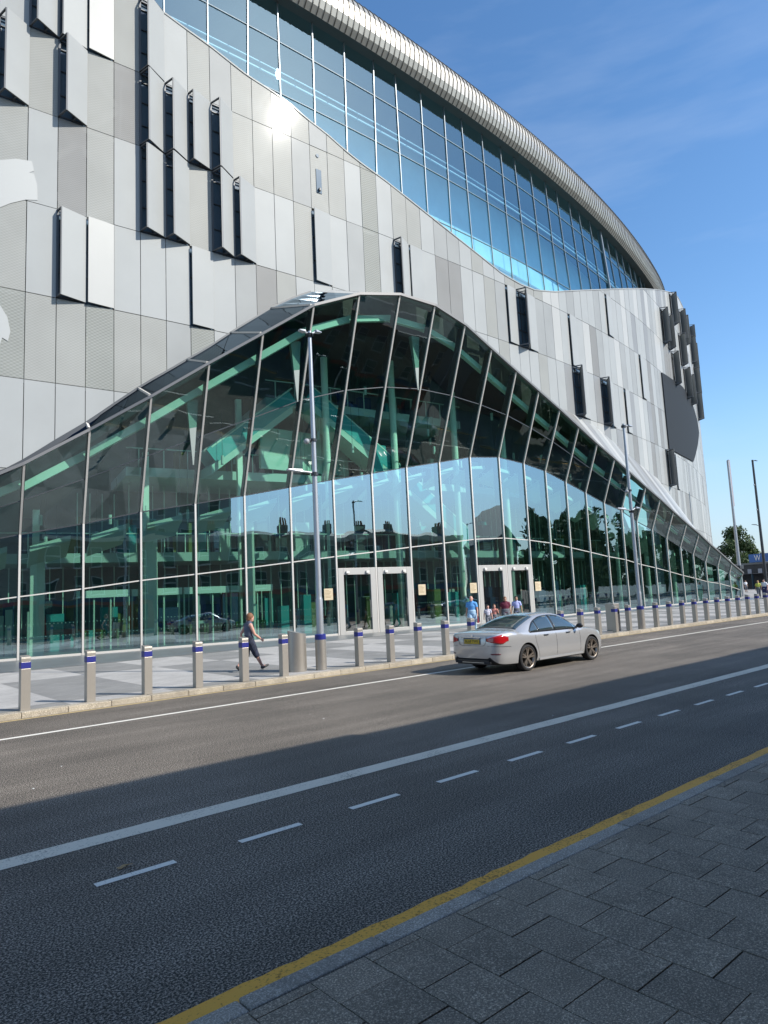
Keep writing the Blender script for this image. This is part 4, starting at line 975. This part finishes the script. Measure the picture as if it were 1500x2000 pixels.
for j, px in enumerate([(632, 1404), (605, 1395), (120, 1497), (65, 1541), (1080, 1398)]):
    c = ground(*px, .01); q = rnd.uniform(.02, .04)
    o = MB().face([(c.x, c.y, .008), (c.x + q, c.y + q * .3, .02), (c.x + q * .8, c.y + q, .008), (c.x - q * .2, c.y + q * .7, .016)], mat('scrap_white', (.7, .7, .68), .8)).build('paper_scrap')
    tag(o, ['tiny white paper scrap on the sunlit road, the nearer of two close together', 'tiny white paper scrap on the sunlit road just left of another', 'tiny white scrap at the left of the sunlit road', 'tiny white scrap nearest the shade edge at the left', 'tiny white scrap on the road in line with the front of the silver car'][j], 'litter', 'paper scraps on the road')
# leaf on the road
lf = MB(); c = ground(245, 1694, .006)
pts = [(.0, .0), (.05, .02), (.09, .01), (.11, .03), (.07, .045), (.03, .05), (.0, .035), (-.03, .045), (-.02, .02)]
lf.face([(c.x + a - .04, c.y + b - .02, .012 + .012 * ((j * 3) % 4) / 3) for j, (a, b) in enumerate(pts)], mat('dry_leaf', (.42, .27, .12), .8))
tag(lf.build('fallen_leaf'), 'small dry curled leaf lying above the nearest lane dash', 'leaf')

# ================================================================== CARS
def cr(xs, ys, x):                 # smooth interpolation through a table
    xs = list(xs); ys = list(ys); i = max(0, min(len(xs) - 2, int(np.searchsorted(xs, x)) - 1)); h = xs[i + 1] - xs[i]; t = (x - xs[i]) / h
    def sl(k):
        if k <= 0 or k >= len(xs) - 1:
            k2 = 1 if k <= 0 else len(xs) - 1; return (ys[k2] - ys[k2 - 1]) / (xs[k2] - xs[k2 - 1])
        a = (ys[k] - ys[k - 1]) / (xs[k] - xs[k - 1]); b = (ys[k + 1] - ys[k]) / (xs[k + 1] - xs[k]); return 0 if a * b <= 0 else 2 * a * b / (a + b)
    m0, m1 = sl(i) * h, sl(i + 1) * h
    return (2 * t**3 - 3 * t * t + 1) * ys[i] + (t**3 - 2 * t * t + t) * m0 + (-2 * t**3 + 3 * t * t) * ys[i + 1] + (t**3 - t * t) * m1
X1 = [0, .05, .15, .35, .7, 1.2, 2, 3, 3.6, 4.1, 4.45, 4.7, 4.83, 4.90, 4.92]
W1 = [.62, .735, .825, .885, .915, .922, .925, .925, .922, .915, .885, .81, .70, .58, .48]
B1 = [.40, .30, .235, .21, .20, .19, .19, .19, .19, .19, .20, .20, .22, .28, .34]
X2 = [0, .04, .12, .35, .62, .85, 1.15, 1.5, 1.85, 2.25, 2.65, 3.0, 3.3, 3.62, 3.75, 4.1, 4.45, 4.7, 4.83, 4.90, 4.92]
R2 = [.90, 1.015, 1.05, 1.075, 1.085, 1.105, 1.225, 1.345, 1.425, 1.46, 1.455, 1.395, 1.24, 1.045, 1.005, .965, .90, .82, .74, .62, .55]
E2 = [.84, .95, .975, .99, 1.0, 1.0, .995, .985, .98, .975, .97, .96, .95, .94, .935, .90, .835, .75, .67, .56, .50]   # belt height
V2 = [.55, .65, .735, .80, .83, .70, .655, .62, .60, .595, .60, .62, .655, .74, .78, .76, .70, .60, .50, .40, .32]          # half width at the roof edge
def sect(x):
    w = cr(X1, W1, x); zb = cr(X1, B1, x); zr = cr(X2, R2, x); ze = cr(X2, E2, x); wr = min(cr(X2, V2, x), w * .93)
    cab = max(0., min(1., (zr - ze - .06) / .3)); wb = w * (.955 - .03 * cab)
    q = [(0, zb), (w * .80, zb), (w * .94, zb + .04)]
    for f, g in ((.17, .975), (.30, .992), (.45, 1.0), (.60, 1.0), (.74, .995), (.83, .985), (.93, .972)): q.append((w * g, zb + (ze - zb) * f))
    q.append((wb, ze)); zed = zr - .035 - .03 * cab
    for f in (.33, .66): q.append((wb + (wr - wb) * f + .028 * cab * (1 - abs(f - .5)), ze + (zed - ze) * f))
    q += [(wr, zed), (wr * .82, zr - .02 - .004 * cab), (wr * .45, zr - .006), (0, zr)]
    return q
def side_y(x, z):
    q = sect(x)
    for (y0, z0), (y1, z1) in zip(q[1:14], q[2:14]):
        if z0 - 1e-6 <= z <= z1 + 1e-6: return y0 + (y1 - y0) * (z - z0) / max(1e-6, z1 - z0)
    return q[13][0]
def top_z(x, y):
    q = sect(x); y = abs(y)
    for (y0, z0), (y1, z1) in zip(q[10:], q[11:]):
        if y1 - 1e-6 <= y <= y0 + 1e-6: return z0 + (z1 - z0) * (y0 - y) / max(1e-6, y0 - y1)
    return q[10][1]
def outline(z, d):                 # point on the horizontal rear outline, d metres from the centre line
    pts = [(0., 0.)] + [(x, side_y(x, z)) for x in (0, .02, .04, .07, .1, .15, .2, .28, .36, .5, .7, .9)]; a = 0
    for p, q in zip(pts, pts[1:]):
        l = hypot(q[0] - p[0], q[1] - p[1])
        if a + l >= d: f = (d - a) / l; nx, ny = -(q[1] - p[1]) / l, (q[0] - p[0]) / l; return p[0] + (q[0] - p[0]) * f, p[1] + (q[1] - p[1]) * f, nx, ny
        a += l
    return pts[-1][0], pts[-1][1], 0, 1
def build_car(name, paint, label):
    t = thing(name, label, 'car', (0, 0, 0)); M_un = mat('car_underside', (.012, .012, .013), .8); M_gl = mat('car_glass', (.03, .05, .055), .03, 0, 1.0, coat=1.0); M_tr = mat('car_trim', (.02, .02, .022), .35); M_ch = mat('chrome', (.7, .7, .7), .12, 1.0); M_red = mat('tail_lamp', (.38, .008, .012), .12, 0, .8, coat=.6)
    mb = MB(); xs = sorted(set([0, .015, .03, .05, .08, .12] + [i * .07 for i in range(2, 70)] + [4.86, 4.89, 4.91, 4.92])); rings = []
    for x in xs:
        q = sect(x); ring = q + [(-a, b) for a, b in q[-2:0:-1]]; b0 = len(mb.v); mb.v += [(x, a, b) for a, b in ring]; rings.append((b0, len(ring)))
    kp, ku = mb.mi(paint), mb.mi(M_un)
    for (a, n), (b, _) in zip(rings, rings[1:]):
        for j in range(n):
            mb.f.append((a + j, b + j, b + (j + 1) % n, a + (j + 1) % n)); x = mb.v[a][0]; z = mb.v[a + j][2]
            mb.m.append(ku if (j in (0, 1, n - 1, n - 2)) or (x < .12 and z < .36) else kp)
    mb.f.append(tuple(rings[0][0] + j for j in range(rings[0][1]))); mb.m.append(kp); mb.f.append(tuple(rings[-1][0] + j for j in range(rings[0][1]))[::-1]); mb.m.append(kp)
    body = mb.build('body', t, smooth=False)
    ct = MB()
    for xa in (1.14, 4.08):
        for sg in (-1, 1): ct.tube([(xa, sg * 1.1, .345), (xa, sg * .64, .345)], .392, M_un, 40)
    cutter = ct.build('cutter'); md = body.modifiers.new('b', 'BOOLEAN'); md.operation = 'DIFFERENCE'; md.object = cutter; md.solver = 'EXACT'
    dg = bpy.context.evaluated_depsgraph_get(); me = bpy.data.meshes.new_from_object(body.evaluated_get(dg)); body.modifiers.clear(); body.data = me; bpy.data.objects.remove(cutter)
    me.polygons.foreach_set('use_smooth', [True] * len(me.polygons)); me.set_sharp_from_angle(angle=radians(34))
    def patch(name, fn, nu, nv, M, parent=t):   # overlay following the body, a few mm proud
        m2 = MB(); b = 0; k = m2.mi(M)
        for i in range(nu + 1):
            for j in range(nv + 1): m2.v.append(tuple(fn(i / nu, j / nv)))
        for i in range(nu):
            for j in range(nv): a = i * (nv + 1) + j; m2.f.append((a, a + nv + 1, a + nv + 2, a + 1)); m2.m.append(k)
        o = m2.build(name, parent); md = o.modifiers.new('s', 'SOLIDIFY'); md.thickness = .006; md.offset = 0
        o.data.polygons.foreach_set('use_smooth', [True] * len(o.data.polygons)); return o
    # side windows: lower edge zl, upper edge zu
    UX = [1.32, 1.45, 1.6, 1.8, 2.1, 2.45, 2.8, 3.05, 3.25, 3.42]; UZ = [1.02, 1.115, 1.21, 1.29, 1.355, 1.372, 1.335, 1.25, 1.14, 1.02]
    def wside(sg, xa, xb, off=.004, pad=0.0):
        def fn(u, v):
            x = xa + (xb - xa) * u; zl = 1.005 - .012 * (x - 1.3) - pad; zu = cr(UX, UZ, x) + pad; zu = max(zu, zl + .004); z = zl + (zu - zl) * v; return (x, sg * (side_y(x, z) + off), z)
        return fn
    for sg in (-1, 1):
        patch('window_trim', wside(sg, 1.30, 3.46, .004, .018), 30, 5, M_tr)
        for a, b in ((1.34, 1.66), (1.70, 2.36), (2.43, 3.36)): patch('side_window', wside(sg, a, b, .010), 14, 5, M_gl)
    def rear(off, e):
        def fn(u, v):
            x = .92 - e + (1.80 - .92 + 2 * e) * u; hw = (.70 - .115 * u) + e; y = -hw + 2 * hw * v; return (x, y, top_z(x, y) + off)
        return fn
    patch('rear_window', rear(.008, 0), 12, 16, M_gl)
    def wsc(u, v):
        x = 2.98 + .64 * u; hw = .58 + .10 * u; y = -hw + 2 * hw * v; return (x, y, top_z(x, y) + .006)
    patch('windscreen', wsc, 10, 14, M_gl)
    for sg in (-1, 1):
        def tl(u, v):
            d = .50 + .64 * u; mid = .872 + .012 * u; hh = .035 + .078 * min(1, u * 1.7) * (1 if u < .72 else max(.25, (1 - u) / .28)); z = mid + (v * 2 - 1) * hh; x, y, nx, ny = outline(z, d); return (x + nx * .008, sg * (y + ny * .008), z)
        patch('tail_lamp', tl, 18, 6, M_red)
        def rf(u, v):
            d = .62 + .26 * u; z = .50 + .03 * v; x, y, nx, ny = outline(z, d); return (x + nx * .006, sg * (y + ny * .006), z)
        patch('reflector', rf, 6, 1, mat('reflector_dark', (.10, .02, .03), .3))
        hd_ = MB(); hd_.hexa([(4.66, sg * .62, .66), (4.78, sg * .56, .66), (4.55, sg * .83, .70), (4.50, sg * .80, .70), (4.66, sg * .62, .76), (4.76, sg * .56, .75), (4.52, sg * .83, .78), (4.48, sg * .80, .78)], M_gl).build('headlight', t)
        mi = MB(); mi.ball((0, 0, 0), .11, M_tr, 14, 8, (.55, 1.0, .62)); mi.xf(Matrix.Translation((3.36, sg * 1.02, 1.03))); mi.bar((3.38, sg * .88, 1.0), (3.36, sg * .97, 1.0), .05, .03, M_tr); mi.build('wing_mirror', t, smooth=True)
        for xh in (1.95, 2.95):
            hn = MB(); yy = side_y(xh, .86); hn.hexa([(xh - .10, sg * (yy + .002), .865), (xh + .10, sg * (yy + .002), .865), (xh + .08, sg * (yy + .028), .87), (xh - .08, sg * (yy + .028), .87), (xh - .10, sg * (yy + .002), .895), (xh + .10, sg * (yy + .002), .895), (xh + .08, sg * (yy + .028), .89), (xh - .08, sg * (yy + .028), .89)], M_ch).build('door_handle', t)
        gp = MB()                    # door shut lines
        for xd in (1.50, 2.40, 3.50):
            pv = None
            for i in range(9):
                z = .30 + (.985 - .30) * i / 8; xx = xd + (.16 * max(0, (.75 - z) / .5) if xd == 1.50 else 0); p = Vector((xx, sg * (side_y(xx, z) + .0015), z))
                if pv is not None: gp.bar(pv, p, .009, .002, M_tr, (1, 0, 0))
                pv = p
        gp.build('door_gap', t)
    gp = MB()                        # boot lid and bumper seams
    def seam(pts):
        pv = None
        for d_, z_ in pts:
            x, y, nx, ny = outline(z_, abs(d_)); q = Vector((x + nx * .002, (1 if d_ >= 0 else -1) * (y + ny * .002), z_))
            if pv is not None: gp.bar(pv, q, .010, .004, M_tr)
            pv = q
    seam([(-.50, .965), (-.485, .90), (-.47, .82), (-.44, .755), (-.38, .725)] + [(a / 10, .722) for a in range(-3, 4)] + [(.38, .725), (.44, .755), (.47, .82), (.485, .90), (.50, .965)])
    for sg in (-1, 1): seam([(sg * (.52 + .07 * i), .725 - .004 * i) for i in range(11)])
    gp.build('boot_seam', t)
    for sg in (-1, 1):               # bright window line and lower door crease
        cm = MB(); pv = None
        for i in range(22):
            x = 1.30 + 2.16 * i / 21; z = 1.0 - .012 * (x - 1.3) - .022; q = Vector((x, sg * (side_y(x, z) + .008), z))
            if pv is not None: cm.bar(pv, q, .014, .006, M_ch)
            pv = q
        cm.build('window_chrome', t)
        cm = MB(); pv = None
        for i in range(18):
            x = 1.62 + 1.98 * i / 17; z = .262; q = Vector((x, sg * (side_y(x, z) + .012), z))
            if pv is not None: cm.bar(pv, q, .05, .022, paint)
            pv = q
        cm.build('sill', t)
    def strip_(u, v):
        d = -.36 + .72 * u; z = .925 + .018 * v; x, y, nx, ny = outline(z, abs(d)); return (x + nx * .012 - .012, (1 if d > 0 else -1) * y, z)
    patch('boot_trim', strip_, 12, 1, M_ch)
    def lid(u, v):                   # number plate niche, its shade painted as a flat darker patch
        y = -.30 + .60 * u; z = .755 + .165 * v; return (-.003, y, z)
    patch('plate_niche_shade', lid, 2, 2, mat('niche_shade_grey', (.20, .21, .22), .4))
    pl = MB().box((-.018, -.26, .775), (-.006, .26, .885), mat('plate_yellow', (.62, .42, .03), .5)).build('number_plate', t)
    Tt = Matrix(((0, 0, -1, -.0195), (-1, 0, 0, 0), (0, 1, 0, .83), (0, 0, 0, 1)))
    text_mesh('BL68 YWS', .105, M_black, Tt, 'plate_text', pl, .001)
    dfm = MB(); dfm.box((-.012, -.55, .245), (.25, .55, .36), M_tr); dfm.box((-.018, -.40, .285), (.0, .40, .30), M_ch)
    for sg in (-1, 1): dfm.box((-.022, sg * .50 - .12, .27), (.0, sg * .50 + .12, .33), M_black)
    dfm.build('diffuser', t, bevel=.01)
    star = MB().tube([(.012, 0, .975), (-.002, 0, .975)], .035, M_ch, 16).build('badge', t)
    M_ty = mat('tyre', (.018, .018, .019), .85); M_ri = mat('wheel_bronze', (.36, .31, .26), .3, .8); M_rd = mat('wheel_dark', (.02, .02, .02), .5)
    for xa in (1.14, 4.08):
        for sg in (-1, 1):
            c = Vector((xa, sg * .80, .34)); w_ = MB(); pr = [(.245, -.10), (.30, -.115), (.33, -.10), (.342, -.06), (.342, .06), (.33, .10), (.30, .115), (.245, .10)]; n = 40
            T = Matrix.Translation(c) @ Matrix.Rotation(pi / 2, 4, 'X')
            for (r0, z0), (r1, z1) in zip(pr, pr[1:]):
                for j in range(n):
                    a, b = 2 * pi * j / n, 2 * pi * (j + 1) / n; w_.face([T @ Vector((r0 * cos(a), r0 * sin(a), z0)), T @ Vector((r0 * cos(b), r0 * sin(b), z0)), T @ Vector((r1 * cos(b), r1 * sin(b), z1)), T @ Vector((r1 * cos(a), r1 * sin(a), z1))], M_ty)
            wh = w_.build('wheel', t); wh.data.validate()
            rm_ = MB(); s_ = -sg; f_ = lambda r, a, z: T @ Vector((r * cos(a), r * sin(a), -sg * 0 + z))
            zo = sg * -.0
            out_ = -1 if sg > 0 else 1     # local +z of T points to -y
            for j in range(n):
                a, b = 2 * pi * j / n, 2 * pi * (j + 1) / n
                for (r0, z0), (r1, z1), M in (((.262, .108), (.245, .10), M_ri), ((.245, .10), (.225, .05), M_ri), ((.225, .05), (.20, -.06), M_rd), ((.20, -.02), (.0, -.02), M_rd)):
                    rm_.face([f_(r0, a, out_ * z0), f_(r0, b, out_ * z0), f_(max(r1, .001), b, out_ * z1), f_(max(r1, .001), a, out_ * z1)], M)
            for j in range(5):
                a = 2 * pi * j / 5 + .3
                for da in (-.13, .13):
                    p0, p1 = f_(.045, a + da * 1.2, out_ * .06), f_(.238, a + da * 1.25, out_ * .088); rm_.bar(p0, p1, .034, .03, M_ri, (0, 1, 0)) if False else rm_.bar(p0, p1, .03, .036, M_ri, (0, 1, 0))
            rm_.tube([f_(0, 0, out_ * .03), f_(0, 0, out_ * .085)], .055, M_ri, 20); rm_.build('rim', wh)
    return t
M_silver = mat('paint_silver', (.50, .50, .495), .26, .5, .5, coat=.8); M_maroon = mat('paint_maroon', (.10, .008, .012), .25, .3, .5, coat=.8)
car = build_car('car', M_silver, 'silver saloon car driving away past the stadium doors')
car.location = (13.68, 12.54, 0); car.scale = (1.022, 1.0, 1.01)
c2 = copy_tree(car); tag(c2, 'dark red car just entering at the right edge of the picture', 'car'); c2.location = (38.9, 12.35, 0)
for ch in c2.children:
    if ch.name.startswith('body'):
        ch.data = ch.data.copy()
        for i, m_ in enumerate(ch.data.materials):
            if m_ and m_.name.startswith('paint_silver'): ch.data.materials[i] = M_maroon
M_blue = mat('paint_blue', (.02, .10, .32), .25, .3, .5, coat=.8); M_wht = mat('paint_white', (.62, .64, .66), .25, 0, .5, coat=.8)
for xx, yy, mm, lb in ((36, 4.8, M_blue, 'blue car parked by the near kerb, mirrored in the glass'), (46, 4.8, M_wht, 'white car parked by the near kerb, mirrored in the glass'), (-9, 12.4, M_wht, 'white car on the road out of frame to the left, mirrored in the glass')):
    c3 = copy_tree(car); tag(c3, lb, 'car'); c3.location = (xx, yy, 0)
    for ch in c3.children:
        if ch.name.startswith('body'):
            ch.data = ch.data.copy()
            for i, m_ in enumerate(ch.data.materials):
                if m_ and m_.name.startswith('paint_silver'): ch.data.materials[i] = mm

# ================================================================== PEOPLE
def bake(mb, name, parent, M, voxel):
    o = mb.build(name, parent); md = o.modifiers.new('r', 'REMESH'); md.mode = 'VOXEL'; md.voxel_size = voxel
    s_ = o.modifiers.new('s', 'SMOOTH'); s_.factor = .5; s_.iterations = 3
    dg = bpy.context.evaluated_depsgraph_get(); me = bpy.data.meshes.new_from_object(o.evaluated_get(dg)); o.modifiers.clear(); old = o.data; o.data = me
    me.materials.clear(); me.materials.append(M); me.polygons.foreach_set('material_index', [0] * len(me.polygons)); me.polygons.foreach_set('use_smooth', [True] * len(me.polygons)); return o
def person(label, loc, rz, H, skin, top, bottom, shoe, hair, pose, sleeves='short', legs='long', build_=1.0, hairstyle='short', skirt=False, group=None):
    t = thing('person', label, 'person', loc, rz, group); V = Vector; g = build_
    J = dict(pelvis=V((0, 0, .525)), waist=V((.0, 0, .60)), chest=V((0, 0, .72)), neck=V((.005, 0, .83)), head=V((.022, 0, .925)),
             hipL=V((0, .052, .50)), kneeL=V((.02, .055, .28)), ankL=V((0, .055, .045)), toeL=V((.11, .06, .015)), hipR=V((0, -.052, .50)), kneeR=V((.02, -.055, .28)), ankR=V((0, -.055, .045)), toeR=V((.11, -.06, .015)),
             shL=V((0, .105, .79)), elL=V((-.01, .13, .63)), wrL=V((.05, .135, .49)), shR=V((0, -.105, .79)), elR=V((-.01, -.13, .63)), wrR=V((.05, -.135, .49)))
    for k_, v_ in pose.items(): J[k_] = V(v_)
    J = {k_: v_ * H for k_, v_ in J.items()}; S = H
    b = MB(); M0 = skin
    def limb(pts, rad, mbx=b, n=14):
        P = [J[p] if isinstance(p, str) else p for p in pts]; mbx.tube(P, [r * S for r in rad], M0, n)
        for p, r in zip(P, rad): mbx.ball(p, r * S * .99, M0, 12, 8)
    def torso(mbx, e, low=True):
        for a, c, ra, rc_ in (('pelvis', 'waist', .078, .066), ('waist', 'chest', .066, .078), ('chest', 'neck', .078, .045)):
            for f in np.linspace(0, 1, 6):
                p = J[a].lerp(J[c], f); r = (ra + (rc_ - ra) * f) * g + e; mbx.ball(p, r * S, M0, 16, 10, (.80, 1.18, .9))
        mbx.tube([J['shL'], J['shR']], (.040 * g + e) * S, M0, 12); 
    torso(b, 0)
    limb(['neck', J['neck'].lerp(J['head'], .5)], [.034, .032])
    hc = J['head']; b.ball(hc, .062 * S, M0, 20, 14, (1.02, .82, 1.18)); b.ball(hc + V((.018, 0, -.036)) * S, .044 * S, M0, 14, 10, (1.0, .85, .95))
    b.tube([hc + V((.058, 0, .008)) * S, hc + V((.074, 0, -.016)) * S], [.007 * S, .012 * S], M0, 8); b.ball(hc + V((.060, 0, -.040)) * S, .010 * S, M0, 8, 6, (.7, 1.5, .6))
    for sg in (-1, 1): b.ball(hc + V((-.004, sg * .051, -.006)) * S, .014 * S, M0, 8, 6, (.8, .45, 1.2)); b.ball(hc + V((.052, sg * .020, .010)) * S, .010 * S, M0, 8, 6)
    for sd_ in 'LR':
        limb(['sh' + sd_, J['sh' + sd_].lerp(J['el' + sd_], .4), 'el' + sd_, J['el' + sd_].lerp(J['wr' + sd_], .35), 'wr' + sd_], [.032 * g, .030 * g, .023, .024, .0155])
        w_ = J['wr' + sd_]; d = (w_ - J['el' + sd_]).normalized(); yv = V((0, 1, 0)); sv = (V((1, 0, 0)) - d * d.x).normalized() if abs(d.x) < .9 else V((0, 0, 1)); nv = d.cross(sv)
        pc_ = w_ + d * .028 * S; b.tube([w_, pc_, w_ + d * .052 * S], [.0145 * S, .020 * S, .019 * S], M0, 10)
        inw = nv if (nv.y < 0) == (sd_ == 'L') else -nv
        for q, ln in zip((-1.5, -.5, .5, 1.5), (.036, .043, .040, .031)):
            a0 = w_ + d * .050 * S + sv * q * .0105 * S; a1 = a0 + (d + inw * .25).normalized() * ln * .5 * S; a2 = a1 + (d * .6 + inw * .8).normalized() * ln * .5 * S; b.tube([a0, a1, a2], [.0056 * S, .0052 * S, .0045 * S], M0, 8)
        a0 = w_ + d * .018 * S + sv * .016 * S; b.tube([a0, a0 + (sv * .8 + d * .8).normalized() * .022 * S, a0 + (sv * .4 + d).normalized() * .038 * S], [.0068 * S, .0062 * S, .005 * S], M0, 8)
        limb(['hip' + sd_, J['hip' + sd_].lerp(J['knee' + sd_], .4), 'knee' + sd_, J['knee' + sd_].lerp(J['ank' + sd_], .3), 'ank' + sd_], [.056 * g, .050 * g, .034, .035, .021])
        limb(['ank' + sd_, 'toe' + sd_], [.020, .016])
    body = bake(b, 'body', t, skin, .0075)
    sh = MB(); e = .008
    torso(sh, e)
    for sd_ in 'LR':
        if sleeves != 'none':
            f = .62 if sleeves == 'short' else 1.0; a = J['sh' + sd_]; c = J['el' + sd_]; sh.tube([a, a.lerp(c, f)], [(.036 * g + e) * S, (.033 * g + e) * S], M0, 14); sh.ball(a, (.036 * g + e) * S, M0)
    if pose is not None: sh.ball(J['pelvis'] + V((0, 0, -.005)) * S, (.080 * g + e) * S, M0, 16, 10, (.85, 1.15, .6))
    shirt = bake(sh, 'shirt', t, top, .009)
    tr = MB(); f = {'long': .93, 'knee': .25, 'short': -.3}[legs]
    for p_ in np.linspace(0, 1, 4): tr.ball(J['pelvis'].lerp(J['waist'], p_ * .7), (.082 * g + .009) * S, M0, 16, 10, (.82, 1.15, .8))
    for sd_ in 'LR':
        a, k_, an = J['hip' + sd_], J['knee' + sd_], J['ank' + sd_]
        P = [a, a.lerp(k_, .5), k_ if f > 0 else a.lerp(k_, .75)]; R = [.062 * g + .008, .056 * g + .010, .043 + .012]
        if f > 0: P.append(k_.lerp(an, f)); R.append(.034 + .012 if f > .5 else .048)
        tr.tube(P, [r * S for r in R], M0, 14)
        for p, r in zip(P[:-1], R): tr.ball(p, r * S, M0)
    bake(tr, 'trousers' if legs == 'long' else 'shorts', t, bottom, .009)
    for sd_ in 'LR':
        s2 = MB(); an, to = J['ank' + sd_], J['toe' + sd_]; d = (to - an).normalized(); low = V((0, 0, -.016)) * S
        s2.tube([an - d * .022 * S + low, an + low, an.lerp(to, .6) + low * .5, to + d * .03 * S], [.024 * S, .028 * S, .025 * S, .017 * S], M0, 12); s2.ball(to + d * .022 * S, .018 * S, M0); s2.ball(an + low * .6 - d * .01 * S, .027 * S, M0)
        bake(s2, 'shoe', t, shoe, .008)
    if hair is not None:
        hb = MB(); hb.ball(hc + V((-.010, 0, .016)) * S, .066 * S, M0, 20, 14, (1.02, .88, 1.10))
        if hairstyle == 'long': hb.tube([hc + V((-.035, 0, .0)) * S, hc + V((-.05, 0, -.06)) * S, hc + V((-.05, 0, -.13)) * S], [.055 * S, .055 * S, .03 * S], M0, 14)
        if hairstyle == 'short': hb.ball(hc + V((-.035, 0, -.02)) * S, .045 * S, M0, 14, 10)
        h_ = bake(hb, 'hair', t, hair, .009)
        bm = bmesh.new(); bm.from_mesh(h_.data)
        fx = [v for v in bm.verts if (v.co - hc).x > .036 * S and (v.co - hc).z < .040 * S or ((v.co - hc).x > .012 * S and (v.co - hc).z < .0)]
        bmesh.ops.delete(bm, geom=fx, context='VERTS'); bm.to_mesh(h_.data); bm.free()
    return t, J
S_sk = mat('skin_fair', (.60, .32, .24), .55); S_sk2 = mat('skin_tan', (.42, .24, .16), .55); H_br = mat('hair_auburn', (.20, .09, .04), .7); H_dk = mat('hair_dark', (.03, .02, .015), .7); H_bl = mat('hair_blond', (.42, .28, .12), .7)
T_gr = mat('vest_grey', (.09, .10, .14), .8, noise=.2, nscale=9); B_nv = mat('shorts_navy', (.022, .027, .05), .85, noise=.5, nscale=14); SH_b = mat('shoe_black', (.03, .03, .03), .6)
T_bl = mat('tee_blue', (.11, .34, .70), .8); B_bl = mat('trousers_pale_blue', (.38, .56, .72), .85); T_mr = mat('tee_maroon', (.12, .012, .035), .8); T_lv = mat('shirt_lavender', (.42, .46, .78), .8); T_wp = mat('tee_white_pattern', (.60, .58, .66), .8, noise=.5, nscale=22); T_rd = mat('tee_coral', (.55, .22, .18), .8, noise=.3, nscale=16); B_gy = mat('trousers_grey', (.12, .13, .15), .8); T_wt = mat('tee_white', (.78, .78, .80), .8); T_hv = mat('vest_yellow', (.62, .66, .12), .7)
walkA = dict(hipR=(.012, -.05, .50), kneeR=(.10, -.055, .30), ankR=(.235, -.055, .06), toeR=(.325, -.055, .075), kneeL=(-.02, .05, .275), ankL=(-.20, .05, .095), toeL=(-.135, .055, .022), hipL=(-.012, .05, .50),
             shR=(-.012, -.10, .79), elR=(.045, -.125, .635), wrR=(.175, -.115, .545), shL=(.01, .10, .79), elL=(-.07, .13, .64), wrL=(-.03, .14, .50), neck=(.015, 0, .83), head=(.045, 0, .92), chest=(.0, 0, .72))
wg = ground(487, 1311, .12)
person('woman in grey vest and dark patterned shorts walking right behind the bollards', (wg.x, wg.y, .12), radians(2), 1.70, S_sk, T_gr, B_nv, SH_b, H_br, walkA, 'none', 'knee', 1.0, 'short')
def stand_at(px, Zd):
    p = at_depth(px, 1200, Zd); return (p.x, p.y, .12)
walkB = dict(kneeR=(.07, -.05, .29), ankR=(.13, -.05, .05), toeR=(.225, -.05, .03), kneeL=(-.01, .05, .28), ankL=(-.12, .05, .07), toeL=(-.04, .055, .02), elR=(-.05, -.14, .64), wrR=(-.02, -.16, .50), elL=(.0, .15, .63), wrL=(.05, .155, .50))
pm, Jm = person('bald man in blue T-shirt and pale blue trousers by the right glass doors', stand_at(922, 34), radians(215), 1.80, S_sk, T_bl, B_bl, SH_b, None, walkB, 'short', 'long', 1.15)
bag = MB(); wl = Jm['wrL']; bag.hexa([(wl.x - .10, wl.y - .03, wl.z - .42), (wl.x + .10, wl.y - .03, wl.z - .42), (wl.x + .10, wl.y + .05, wl.z - .42), (wl.x - .10, wl.y + .05, wl.z - .42), (wl.x - .07, wl.y, wl.z - .16), (wl.x + .07, wl.y, wl.z - .16), (wl.x + .07, wl.y + .02, wl.z - .16), (wl.x - .07, wl.y + .02, wl.z - .16)], mat('bag_red', (.30, .015, .03), .6))
bag.tube([(wl.x - .05, wl.y + .01, wl.z - .17), (wl.x, wl.y + .01, wl.z - .07), (wl.x + .05, wl.y + .01, wl.z - .17)], .008, MATS['bag_red'], 6)
bo = bag.build('bag'); bo.location = pm.location; bo.rotation_euler = pm.rotation_euler; tag(bo, 'small dark red bag hanging from the hand of the man in blue', 'bag')
person('child in pale patterned top beside the man in blue', stand_at(953, 35), radians(235), 1.30, S_sk, T_wp, B_gy, SH_b, H_dk, walkB, 'short', 'knee', .9, 'long')
person('child in coral top between the other child and the man in maroon', stand_at(966, 35.5), radians(230), 1.30, S_sk, T_rd, B_gy, SH_b, H_br, dict(walkB, elL=(.02, .15, .66), wrL=(.06, .12, .76)), 'short', 'knee', .9, 'long')
person('broad man in maroon T-shirt in front of the right glass doors', stand_at(988, 36), radians(230), 1.66, S_sk2, T_mr, B_gy, SH_b, H_br, walkB, 'short', 'long', 1.3, 'short')
person('person in lavender shirt in front of the rightmost glass door', stand_at(1010, 36.8), radians(225), 1.66, S_sk2, T_lv, B_gy, SH_b, H_dk, walkB, 'short', 'long', 1.0, 'short')
person('person in white T-shirt and dark shorts far off beneath the dark canopy', stand_at(1462.5, 100), radians(225), 1.72, S_sk2, T_wt, B_gy, SH_b, H_dk, {}, 'short', 'knee', 1.1, 'short')
person('person in yellow safety vest far off at the right edge', stand_at(1487, 70), radians(200), 1.72, S_sk2, T_hv, B_gy, SH_b, H_bl, walkB, 'short', 'long', 1.1, 'long')
person('person in white top at the very right edge beside the yellow vest', stand_at(1499, 66), radians(180), 1.85, S_sk, T_wt, mat('trousers_navy', (.03, .03, .10), .8), SH_b, H_dk, walkB, 'short', 'long', 1.2, 'short')
